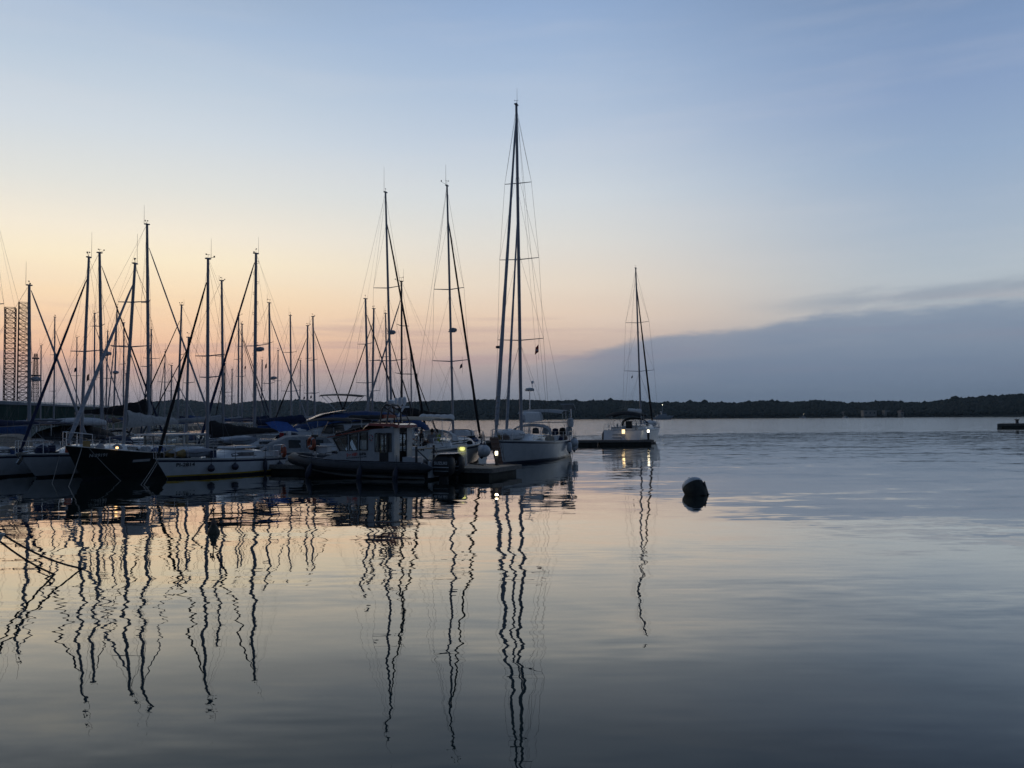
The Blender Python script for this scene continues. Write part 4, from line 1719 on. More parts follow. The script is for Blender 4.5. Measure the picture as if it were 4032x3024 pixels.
        l.box((-4.22, y, -.22), (.62, .34, .03))
        l.build('motor_leg', 'rubber', ob_)
        s2 = MB()
        s2.box((-4.2, y + .269, .96 + zo), (.74, .008, .035))
        s2.box((-4.2, y + .266, .80 + zo), (.7, .008, .018))
        s2.build('stripe', 'greytext', ob_)
        text('lettering', 'SUZUKI', .17, (-3.88, y + .272, 1.08 + zo), (-1, 0, 0), (0, 0, 1), 'greytext', ob_, .62, .006)
    lp2 = MB()
    lp2.add([(x_, y_, z_ + zo) for x_, y_, z_ in [(-4.75, .78, 1.53), (-3.72, .78, 1.50), (-3.72, -.78, 1.50), (-4.75, -.78, 1.53), (-4.75, .78, 1.545), (-3.72, .78, 1.515), (-3.72, -.78, 1.515), (-4.75, -.78, 1.545)]],
            [(0, 1, 2, 3), (7, 6, 5, 4), (0, 4, 5, 1), (1, 5, 6, 2), (2, 6, 7, 3), (3, 7, 4, 0)])
    lp2.build('stern_platform', 'gelgrey', e, smooth=0)
    # lettering
    yv = W_ + .004
    text('lettering', 'See Hilfe', .20, (.48, yv, .945), (-1, 0, .09), (0, 0, 1), 'redtext', e, .60, .006)
    text('lettering', 'Adria', .20, (-.18, yv, 1.004), (-1, 0, .09), (0, 0, 1), 'blacktext', e, .36, .006)
    text('lettering', 'RETTUNGSDIENST AUF SEE', .075, (.50, yv, .845), (-1, 0, .08), (0, 0, 1), 'blacktext', e, 1.06, .001)
    em = MB()
    for k in range(8):
        a0, a1 = k * math.pi / 4 + .05, k * math.pi / 4 + .5
        seg = [( -.44 + r_ * math.cos(a), yv, 1.78 + r_ * math.sin(a)) for r_, a in ((.15, a0), (.15, a1), (.09, a1), (.09, a0))]
        em.add(seg, [(0, 1, 2, 3)], k % 2)
    em.build('emblem', ['blacktext', 'redtext'], e, smooth=0)


make_rib()
FORE_AFT = {'cabin', 'window_frame', 'window', 'windscreen', 'door', 'door_pane', 'fore_roof', 'aft_roof', 'roof_rail', 'searchlight', 'radar_arch', 'orange_light_bar', 'radar', 'antenna', 'hand_rail', 'emblem'}
bpy.context.view_layer.update()
for o_ in rib.children_recursive:
    if o_.name.split('.')[0] in FORE_AFT:      # the cabin sits further aft
        for v_ in o_.data.vertices:
            v_.co.x = v_.co.x - .39 if v_.co.x >= -.25 else -.64 + (v_.co.x + .25) * (1.31 / 1.73)
ribM = rib.matrix_world


def rl(x, y, z):
    return ribM @ Vector((x, y, z))


fender('grey sausage fender hanging near the rescue boat bow', rl(2.15, 1.30, .28), .13, .62, 'fendnavy', group=FG, tilt=-.35, rz=R(157))
fender('grey sausage fender hanging amidships on the rescue boat', rl(-.55, 1.36, .22), .12, .60, 'fendnavy', group=FG, tilt=-.15, rz=R(157))
fender('grey sausage fender hanging aft on the rescue boat', rl(-2.35, 1.36, .20), .12, .60, 'fendnavy', group=FG, tilt=-.15, rz=R(157))

# -- canvas covered motor boat between the small yacht and the rescue boat
cb = thing('canvas_boat', 'small motor boat under a pale grey canvas tent beside the orange lifebuoys', 'motor boat', (P(1135, 1750, 46).x, 46.3, 0), R(205), 'motor boats in the marina')


def make_canvas_boat(e):
    h = Hull(5.6, 2.2, .75, .95, ob=.5, st=.9)
    h.build(e, ['gel', 'navy', 'gel', 'anti'])
    h.deck(e)
    c = MB()
    rings = []
    for x, z, wv in ((-2.2, 1.35, .85), (-1.9, 1.62, .85), (-.6, 1.72, .88), (.3, 1.68, .86), (1.1, 1.30, .80), (1.6, .95, .7)):
        zb = .82
        rings.append([(x, wv, zb), (x, wv * .94, zb + (z - zb) * .55), (x, wv * .80, z - .05), (x, 0, z + .04), (x, -wv * .80, z - .05), (x, -wv * .94, zb + (z - zb) * .55), (x, -wv, zb)])
    c.loft(rings, False, True)
    cv = c.build('canvas_tent', 'cvgrey', e, smooth=30)
    for sg in (1, -1):
        for xa, xb in ((-1.7, -.75), (-.45, .2)):
            g = MB()
            g.add([(xa, sg * .855, 1.05), (xb, sg * .865, 1.05), (xb, sg * .80, 1.50), (xa, sg * .80, 1.47)], [(0, 1, 2, 3)])
            g.build('window', 'glass', cv, smooth=0)


make_canvas_boat(cb)
lb = lifebuoy('orange lifebuoy hanging on a post between the canvas boat and the rescue boat', P(1226, 1746, 40.6), R(-45), .25, group='orange lifebuoys')
pp = MB()
q = P(1240, 1700, 40.7)
pp.tube([(q.x, q.y, .4), (q.x, q.y, 1.75)], .06, 8)
pp.box((q.x, q.y, 1.8), (.32, .2, .12))
tag(pp.build('mooring_post', 'dark', None), 'dark post on the pontoon carrying the orange lifebuoy', 'post')
cbx = thing('storage_cabinet', 'white storage cabinet on the pontoon behind the rescue boat bow', 'cabinet', (P(1262, 1800, 41.0).x, 41.0, .40), R(-12))
c = MB()
c.box((0, 0, .42), (.95, .5, .84))
c.build('body', 'gel', cbx)
c = MB()
c.box((0, -.02, .87), (1.0, .56, .06))
c.build('lid', 'gelgrey', cbx)
c = MB()
c.box((0, -.252, .42), (.86, .01, .66))
c.build('door', 'gel', cbx)
text('lettering', '12', .12, (-.16, -.262, .50), (1, 0, 0), (0, 0, 1), 'blacktext', cbx, .16)
text('lettering', 'ROYAL', .13, (-.22, -.262, .30), (1, 0, 0), (0, 0, 1), 'blacktext', cbx, .40)

clutter(eA, hA, ((.55, -.5), (.62, .4), (.7, .1), (.48, .6), (.3, .2)), 3)
clutter(eB, hB, ((.30, .5), (.40, -.5), (.50, .2), (.56, .7), (.64, -.3), (.66, .5), (.72, .3), (.78, -.2), (.36, .1), (.86, .2)), 5)
clutter(eC, hC, ((.60, .72), (.66, -.5), (.72, .4), (.80, .2), (.84, -.3), (.52, .78), (.45, .75)), 8)
clutter(eD, hD, ((.13, .3), (.18, -.4), (.62, .6), (.08, .0)), 13)
# ------------------------------------------------------------------ second row
# sloop with bimini, crew in the cockpit
eM, hM, bM, tM = sailboat('white sloop with beige bimini and people in its cockpit left of the lit pedestal', 1785, 48.4, 72, 11.2, 1760, 732, B=3.6, fs=1.02, fb=1.22, mf=.58,
                          hullm=('cream', 'navy', 'gelgrey', 'antired'), furlm='cvblack', furlr=.10, furlh=.86, spr=[(1140, .95), (1423, 1.15)], bcover='cvwhite', hood=None,
                          bim=(-.02, .26, 2.62, 'cvbeige'), antenna=1.2, radar=(1296, 1), r=.085, os=-.75, st=.82, bz=1.35, boom_h=(.34, .26), boomlen=.42, ob=.55, wr=.007)
sprayhood(eM, hM, .34, 1.15, .62, 1.0, m='cvwhite', z0=hM.deckz(.34) + .28)
# name on the transom
text('lettering', 'Aloya', .26, (hM.xx(0, .9) - .02 + .06, -.1, .74), (0, -1, 0), (.35, 0, 1), 'blacktext', eM, 1.0)
dg_ = MB()
dg_.tube([(hM.xx(0, .98) + .02, -.95 + .075 * math.cos(a), .99 + .075 * math.sin(a)) for a in np.linspace(0, 6.28, 13)[:-1]], .03, 5, closed=True)
dg_.build('emblem', 'blacktext', eM)
wheel = MB()
wheel.tube([(-4.2, .45 * math.cos(a), hM.deckz(.1) + .62 + .45 * math.sin(a)) for a in np.linspace(0, 6.28, 25)[:-1]], .02, 5, closed=True)
for a in range(3):
    wheel.tube([(-4.2, .45 * math.cos(a * 1.05), hM.deckz(.1) + .62 + .45 * math.sin(a * 1.05)), (-4.2, -.45 * math.cos(a * 1.05), hM.deckz(.1) + .62 - .45 * math.sin(a * 1.05))], .012, 4)
wheel.tube([(-4.05, 0, hM.deckz(.1)), (-4.12, 0, hM.deckz(.1) + .62)], .1, 8)
wheel.build('steering_wheel', 'steel', eM)
FG2 = 'fenders on the second row yachts'
for t_, z_, lab in ((.62, .78, 'grey fender below the stanchions of the white sloop'), (.88, .72, 'grey pointed fender near the bow of the white sloop')):
    fender(lab, on_hull(eM, hM, t_, z_, -1, .17), .16, .62, 'fendwhite', group=FG2)
tender = MB()
lr = thing('liferaft_canister', 'pale canvas bundle with dark strap on the white sloop coachroof', 'liferaft', eM.matrix_world @ Vector((1.9, -.1, hM.deckz(.66) + .40)), R(72))
tender.loft([[(x, .62 * k, 0), (x, .6 * k, .26 * k), (x, .42 * k, .36 * k), (x, -.42 * k, .36 * k), (x, -.6 * k, .26 * k), (x, -.62 * k, 0)] for x, k in ((-.62, .8), (-.55, 1), (.55, 1), (.62, .8))], True, True)
tender.build('cover', 'cvwhite', lr)
t2 = MB()
t2.tube([(0, .64, .02), (0, .62, .28), (0, .43, .375), (0, -.43, .375), (0, -.62, .28), (0, -.64, .02)], .025, 5)
t2.build('strap', 'cvblack', lr)

clutter(eM, hM, ((.10, .55), (.15, -.6), (.22, .5), (.52, -.75), (.70, .5), (.78, -.4), (.86, .1)), 21)
# tall yacht
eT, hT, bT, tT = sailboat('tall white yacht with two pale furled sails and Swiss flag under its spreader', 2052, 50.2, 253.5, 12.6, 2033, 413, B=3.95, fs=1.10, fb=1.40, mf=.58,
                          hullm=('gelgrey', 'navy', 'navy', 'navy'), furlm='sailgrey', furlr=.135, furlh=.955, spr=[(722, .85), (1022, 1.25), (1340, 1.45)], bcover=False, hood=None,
                          antenna=1.1, r=.125, os=-.35, st=.80, ob=.45, wr=.008, coach=.45, detail=1, sag=.04, vane=1)
invT = eT.matrix_world.inverted()
# inner staysail
furl(eT, (4.15, 0, hT.deckz(.83) + .1), bT + (tT - bT) * .675, .10, 'sailgrey', True, 'furled_staysail')
wr_ = MB()
fo = Vector((hT.xx(.985, hT.sheer(1)), 0, hT.sheer(1) + .2))
dT = (bT + (tT - bT) * .955) - fo
pts = [fo + dT * (.03 + .085 * i / 36) + Vector((math.cos(i * .9), math.sin(i * .9), 0)) * .15 for i in range(37)]
wr_.tube(pts, .016, 4)
wr_.build('furling_lashing', 'rope', eT)
# boom with white cover
bg_ = bT + Vector((-.2, 0, .75))
be_ = bg_ + Vector((-4.6, 0, .12))
bo = MB()
bo.tube([bg_, be_], .10, 8)
boo = bo.build('boom', 'alu', eT)
cvx = MB()
rings = []
for i in range(13):
    q = i / 12
    p = bg_.lerp(be_, .03 + .95 * q)
    hh = (.62 - .12 * q) * (1.0 if i not in (0, 12) else .7)
    rings.append([p + Vector((0, .20 * a, hh * b_)) for a, b_ in ((-1, 0.25), (-.8, -.15), (.8, -.15), (1, .25), (.75, .82), (.1, .98), (-.1, .98), (-.75, .82))])
cvx.loft(rings, True, True)
cvx.build('sail_cover', 'cvwhite', boo)
wires(eT, 'topping_lift', [be_, tT - Vector((.15, 0, .2))], .006)
for sg in (1, -1):
    wires(eT, 'running_backstay', [bT + (tT - bT) * .74, (-5.0, sg * 1.6, hT.sheer(.08) + .3)], .006)
sprayhood(eT, hT, .36, 1.30, .72, 1.25, m='cvgrey', z0=hT.deckz(.36) + .36)
bimini(eT, -6.0, -3.4, 1.5, hT.deckz(.1) + 1.95, 'cvgrey', legz=1.7, droop=.22)
# stern gear: gantry with crate of gear
gx = -6.15
ga = MB()
for sg in (1, -1):
    ga.tube([(gx, sg * 1.5, hT.sheer(0)), (gx - .05, sg * 1.5, hT.sheer(0) + 2.1)], .035, 6)
    ga.tube([(gx - .05, sg * 1.5, hT.sheer(0) + 1.2), (gx - .35, sg * 1.5, hT.sheer(0) + 1.25)], .03, 6)
ga.tube([(gx - .05, 1.5, hT.sheer(0) + 1.2), (gx - .05, -1.5, hT.sheer(0) + 1.2)], .03, 6)
gant = ga.build('stern_gantry', 'steel', eT)
for k, (yy_, m_, zz_) in enumerate(((1.35, 'cvgrey', .55), (.9, 'cvblack', .5), (.4, 'cvnavy', .45), (-.3, 'cvgrey', .5), (-1.0, 'cvblack', .5), (1.45, 'cvwhite', 1.15))):
    g = MB()
    g.lathe([(.05, -.3), (.2, -.26), (.24, 0), (.2, .28), (.06, .34)], 10, (gx - .02, yy_, hT.sheer(0) + zz_))
    g.build('lashed_gear', m_, gant)
sol = MB()
sol.box((gx - .1, 1.3, hT.sheer(0) + 2.25), (.75, .9, .04), rot=Matrix.Rotation(-.5, 3, 'Y'))
sol.build('solar_panel', 'gelgrey', gant)
ra = MB()
o_ = Vector((-5.4, -1.2, hT.sheer(.05)))
ra.tube([o_, o_ + Vector((0, 0, 3.3))], .035, 6)
rp = ra.build('radar_pole', 'steel', eT)
ra = MB()
ra.lathe([(.10, -.12), (.30, -.10), (.34, 0), (.28, .10), (.05, .16)], 14, o_ + Vector((0, 0, 3.45)))
ra.build('radar', 'gelgrey', rp)
ra = MB()
ra.tube([o_ + Vector((0, .2, 3.6)), o_ + Vector((0, .2, 3.85))], .015, 4)
ra.lathe([(.03, 0), (.09, .02), (.09, .16), (.03, .2)], 8, o_ + Vector((0, .2, 3.85)))
ra.build('dome_aerial', 'white', rp)
ck = MB()
for sg in (1, -1):
    ck.box((-4.0, sg * 1.15, hT.deckz(.18) + .16), (3.2, .2, .32))
ck.build('cockpit_seat', 'gel', eT)
clutter(eT, hT, ((.05, -.5), (.10, .55), (.14, -.3), (.20, .8), (.28, .82), (.5, .8), (.9, .3), (.94, -.1)), 34)
dinghy('pale canvas wrapped dinghy lashed on the tall yacht foredeck', eT.matrix_world @ Vector((3.25, -.1, hT.deckz(.76) + .08)), eT.rotation_euler.z, 3.0, 1.5, .26, 'cvwhite', mat_floor='cvwhite', group='inflatable dinghies lying on decks')
FT = [(.25, .70, False, 'white sausage fender foremost on the tall yacht quarter'), (.15, .86, True, 'round white ball fender on the tall yacht quarter'), (.06, .70, False, 'white sausage fender on the tall yacht stern corner')]
for t_, z_, bl, lab in FT:
    fender(lab, on_hull(eT, hT, t_, z_, 1, .22 if not bl else .3), .15, .72, 'fendwhite', ball=False, group=FG2) if not bl else fender(lab, on_hull(eT, hT, t_, z_ + .1, 1, .30), .29, m='fendwhite', ball=True, group=FG2)
fender('white sausage fender hanging rightmost behind the tall yacht stern', eT.matrix_world @ Vector((-6.5, 1.75, .78)), .15, .70, 'fendwhite', group=FG2)
fender('round white ball fender at the tall yacht bow beside the plank', P(1908, 1776, 43.6), .32, m='fendwhite', ball=True, group=FG2)
fender('grey pointed fender at the tall yacht bow behind the ball fender', P(1896, 1775, 44.2), .19, .72, 'fendwhite', group=FG2)
# anchor on the bow roller
ab = MB()
tx = hT.xx(1, hT.sheer(1))
ab.tube([(tx - .6, 0, hT.sheer(1) + .05), (tx + .30, 0, hT.sheer(1) - .02)], .05, 6)
ab.box((tx + .30, 0, hT.sheer(1) - .22), (.16, .52, .40), rot=Matrix.Rotation(.6, 3, 'Y'), taper=.5)
ab.build('anchor', 'dark', eT)
# gang plank
pl = MB()
a = P(1945, 1722, 42.6)
b = P(1966, 1828, 40.2)
sx_ = Vector((.23, 0, .0))
ny = Vector((0, .05, 0))
pl.add([a - sx_, a + sx_, b + sx_ * .8, b - sx_ * .8, a - sx_ + ny, a + sx_ + ny, b + sx_ * .8 + ny, b - sx_ * .8 + ny],
       [(0, 1, 2, 3), (7, 6, 5, 4), (0, 4, 5, 1), (1, 5, 6, 2), (2, 6, 7, 3), (3, 7, 4, 0)])
for i in range(6):
    q = a.lerp(b, (i + .5) / 6) - Vector((0, .012, 0))
    pl.box(q, (.52 - .02 * i, .02, .03))
tag(pl.build('gangplank', 'brownwood', None, smooth=0), 'brown wooden gangplank leaning from the pontoon to the tall yacht bow', 'gangplank')
flag('red Swiss flag with white cross below the tall yacht spreader', P(2120, 1356, 49.6), .36, .60, 'red', 0, True, 'flags in the rigging', 'droop')
flag('small dark courtesy flag by the tall yacht forward spreader', P(1978, 1360, 50.5), .40, .22, 'cvnavy', 0, False, 'flags in the rigging', 'fly')

# yacht behind the rescue boat cabin
eN, hN, bN, tN = sailboat('white yacht with tall grey mast and radar rising behind the rescue boat arch', 1543, 52.5, 68, 12.2, 1518, 758, fs=1.1, fb=1.35, furlm='cvblack', furlr=.10, furlh=.87,
                          spr=[(1134, 1.0), (1421, 1.25)], bcover='cvblack', antenna=1.6, radar=(1305, 1), r=.095, hood='cvblack', bim=(.02, .22, 2.6, 'cvblack'), wr=.007, boom_h=(.3, .2))
eO, hO, bO, tO = sailboat('yacht with black painted mast and navy boom cover right of the rescue boat arch', 1582, 60, 150, 10.6, 1581, 1109, fs=1.0, fb=1.25, mastm='dark', furlm='sailgrey', furlr=.09,
                          spr=[(1283, .7), (1473, .95)], bcover='cvblack', antenna=.9, r=.085, hood='cvnavy', detail=0, bz=1.5, boom_h=(.9, .2))

# flybridge motor yacht with blue cover
fy = thing('motor_yacht', 'white flybridge motor yacht under a big navy cover behind the rescue boat', 'motor yacht', (P(1325, 1700, 53).x, 54.0, 0), R(200), 'motor boats in the marina')


def make_fly(e):
    h = Hull(12.5, 4.0, 1.25, 1.75, ob=1.4, st=.92, tm=.35)
    h.build(e, ['gel', 'navy', 'gelgrey', 'anti'], sheerstripe=False)
    h.deck(e)
    c = MB()
    rings = []
    for x, z, wv in ((-4.6, 2.45, 1.6), (-2.5, 2.55, 1.62), (0, 2.5, 1.55), (1.6, 2.3, 1.4), (3.2, 1.95, 1.1), (4.6, 1.72, .5)):
        rings.append([(x, wv, 1.35), (x, wv * .95, z - .2), (x, wv * .75, z), (x, -wv * .75, z), (x, -wv * .95, z - .2), (x, -wv, 1.35)])
    c.loft(rings, False, True)
    sup = c.build('superstructure', 'gel', e, smooth=35)
    for sg in (1, -1):
        for xa, xb in ((-4.0, -2.3), (-2.1, -.3), (-.1, 1.4)):
            g = MB()
            g.add([(xa, sg * 1.63, 1.72), (xb, sg * 1.60, 1.72), (xb - .25, sg * 1.585, 2.22), (xa + .1, sg * 1.60, 2.26)], [(0, 1, 2, 3)])
            g.build('window', 'glass', sup, smooth=0)
    # navy cover over the flybridge
    cv = MB()
    rings = []
    for x, z, wv in ((2.9, 2.10, .9), (2.0, 2.55, 1.35), (.6, 2.92, 1.65), (-1.5, 3.08, 1.8), (-3.6, 2.95, 1.85), (-5.0, 2.55, 1.8), (-5.6, 2.15, 1.7)):
        rings.append([(x, wv, z - .55), (x, wv * .96, z - .25), (x, wv * .7, z), (x, 0, z + .08), (x, -wv * .7, z), (x, -wv * .96, z - .25), (x, -wv, z - .55)])
    cv.loft(rings, False, False)
    cv.build('canvas_cover', 'cvmid', e, smooth=50)
    w_ = MB()
    w_.loft([[(2.3, .9, 2.48), (2.3, -.9, 2.48)], [(1.2, 1.2, 2.95), (1.2, -1.2, 2.95)], [(-.2, 1.3, 3.20), (-.2, -1.3, 3.20)]], False, False)
    w_.build('wind_deflector', 'gel', e)
    a = MB()
    for sg in (1, -1):
        a.tube([(-3.4, sg * 1.6, 2.6), (-3.9, sg * 1.5, 3.35)], .07, 6)
    a.box((-4.0, 0, 3.38), (.5, 3.2, .1))
    arch = a.build('radar_arch', 'gel', e)
    for y, r_, z in ((1.2, .16, 3.45), (-.1, .2, 3.45), (-1.3, .17, 3.45)):
        d = MB()
        d.lathe([(.05, 0), (r_ * .5, .05), (r_ * .9, .2), (r_, .35), (r_ * .8, .52), (r_ * .3, .6)], 12, (-4.0, y, z))
        d.build('radar_dome', 'white', arch)
    bm_ = MB()
    rg = []
    for x in np.linspace(-1.6, 1.2, 8):
        rg.append([(x, y, 4.15 + .12 * math.cos(x * .9) - .05 * y * y) for y in (-1.1, -.5, 0, .5, 1.1)] + [(x, y, 4.12 + .12 * math.cos(x * .9) - .05 * y * y) for y in (1.1, .5, 0, -.5, -1.1)])
    bm_.loft(rg, True, True)
    bt = bm_.build('bimini', 'cvbeige', e, smooth=60)
    f = MB()
    for sg in (1, -1):
        for xa in (-1.4, 1.0):
            f.tube([(-.2, sg * 1.1, 2.9), (xa, sg * 1.08, 4.12)], .018, 5)
    f.build('bimini_frame', 'steel', bt)
    rails(e, h, (.45, .55, .65, .75, .85), h=.65, stern=False)


make_fly(fy)
# black canopy boat between
kb = thing('canopy_boat', 'low boat under an arched black canopy just behind the rescue boat roof', 'motor boat', (P(1390, 1700, 45.4).x, 45.6, 0), R(160), 'motor boats in the marina')
hK = Hull(6.0, 2.2, .8, 1.0, ob=.5, st=.9)
hK.build(kb, ['gel', 'navy', 'gel', 'anti'])
hK.deck(kb)
sprayhood(kb, hK, .46, .95, .95, .9, m='cvblack', win='cvblack', z0=hK.deckz(.46) + .35)
cc = MB()
cc.box((-.2, 0, 1.15), (1.6, 1.5, .6), taper=.9)
cc.build('coaming', 'gelgrey', kb)
# ------------------------------------------------------------------ left second row
sailboat('yacht with a broad pale mast and blue sail cover beside the drilling rig legs', 117, 46, 55, 8.8, 115, 1124, furlm='sailgrey', furlr=.09, furlh=.97, spr=[(1430, .6)], bcover='cvmid', antenna=1.3,
         radar=(1490, 1), r=.10, hood='cvbrown', boom_h=(.5, .34), boomlen=.46, bz=.95, fs=.9, fb=1.05)
eE, hE, bE, tE = sailboat('navy hulled yacht under a dark tarpaulin between the leaning grey sails', 404, 50, 48, 10.0, 392, 996, fs=1.05, fb=1.3, hullm=('navy', 'gel', 'navy', 'anti'), furlm='cvnavy', furlr=.07, furlh=.93,
         spr=[(1284, .9)], bcover=None, antenna=.0, radar=(1390, 1), r=.105, hood=None, bz=1.4)
tpE = MB()
rings = []
for x in np.linspace(-2.6, 1.4, 9):
    hh = .85 * (1 - ((x + .6) / 2.3) ** 2 * .6)
    rings.append([(x, y, 1.55 + hh * (1 - abs(y) / 1.35)) for y in (-1.3, -.65, 0, .65, 1.3)])
tpE.loft(rings, False, False)
tpE.build('tarpaulin', 'cvblack', eE, smooth=60)
dinghy('pale dinghy lying bottom up on the dark tarpaulin of the navy yacht', eE.matrix_world @ Vector((-.4, .0, 2.33)), R(12), 3.0, 1.3, .2, 'cvwhite', mat_floor='cvwhite', group='inflatable dinghies lying on decks')
sailboat('yacht with the highest mast on the left and a thick dark sail bundle', 587, 52, 42, 11.4, 579, 884, fs=1.05, fb=1.3, furlm='sailgrey', furlr=.08, furlh=.89, spr=[(1190, .85), (1443, 1.05)], bcover='cvblack',
         antenna=1.2, r=.105, hood='cvnavy', bz=1.75, boom_h=(1.0, .22), boomlen=.36, bim=(-.02, .2, 2.5, 'cvnavy'))
sailboat('yacht with pale mast right of the small white yacht mast', 880, 56, 40, 9.4, 873, 1106, furlm=None, spr=[(1402, .95)], bcover='cvgrey', antenna=.35, r=.095, hood='cvmid', detail=0)
eH, hH, bH, tH = sailboat('yacht with stepped mast, wide radar and navy furled sail under a blue awning', 1002, 48.5, 236, 9.6, 1008, 999, fs=.95, fb=1.2, furlm='cvnavy', furlr=.09, furlh=.95, spr=[(1362, 1.0)], bcover='cvnavy',
         antenna=1.0, radar=(1372, -1), r=.105, steps=True, hood='cvnavy', bz=1.2, boom_h=(.3, .5), wins=2)
aw = MB()
aw.loft([[(x, -1.15, 1.95 - .1 * abs(x + .5)), (x, 0, 2.62 - .12 * abs(x + .5)), (x, 1.15, 1.95 - .1 * abs(x + .5))] for x in np.linspace(-1.4, .3, 6)], False, False)
aw.build('awning', 'cvblue', eH, smooth=20)
dh = dinghy('grey dinghy on the foredeck with a small outboard and red can beside it', eH.matrix_world @ Vector((2.2, .1, hH.deckz(.72) + .05)), eH.rotation_euler.z + math.pi, 2.6, 1.3, .22, 'hypgrey', group='inflatable dinghies lying on decks')
om = thing('outboard_motor', 'small white outboard motor clamped to the rail by the grey dinghy', 'outboard motor', eH.matrix_world @ Vector((-.6, 1.15, hH.deckz(.4) + .55)), R(60))
c = MB()
c.loft([[(x * k, y * k, z) for x, y in ((-.12, -.09), (.12, -.09), (.12, .09), (-.12, .09))] for z, k in ((0, .8), (.06, 1), (.24, 1), (.32, .7))], True, True)
c.build('cowl', 'white', om)
c = MB()
c.box((0, 0, -.3), (.09, .07, .6))
c.build('leg', 'dark', om)
rc = MB()
rc.box((0, 0, .13), (.22, .15, .26))
rc.tube([(-.06, 0, .26), (-.04, 0, .32), (.06, 0, .32)], .015, 5)
r_ = rc.build('fuel_can', 'red', None, loc=eH.matrix_world @ Vector((-.2, 1.0, hH.deckz(.4) + .52)))
tag(r_, 'red fuel can by the grey dinghy on the yacht with the stepped mast', 'fuel can')

clutter(eH, hH, ((.62, .5), (.55, -.3), (.48, .6), (.3, .4), (.2, -.4)), 41)
clutter(eE, hE, ((.7, .4), (.76, -.3), (.2, .5), (.12, -.2)), 44)
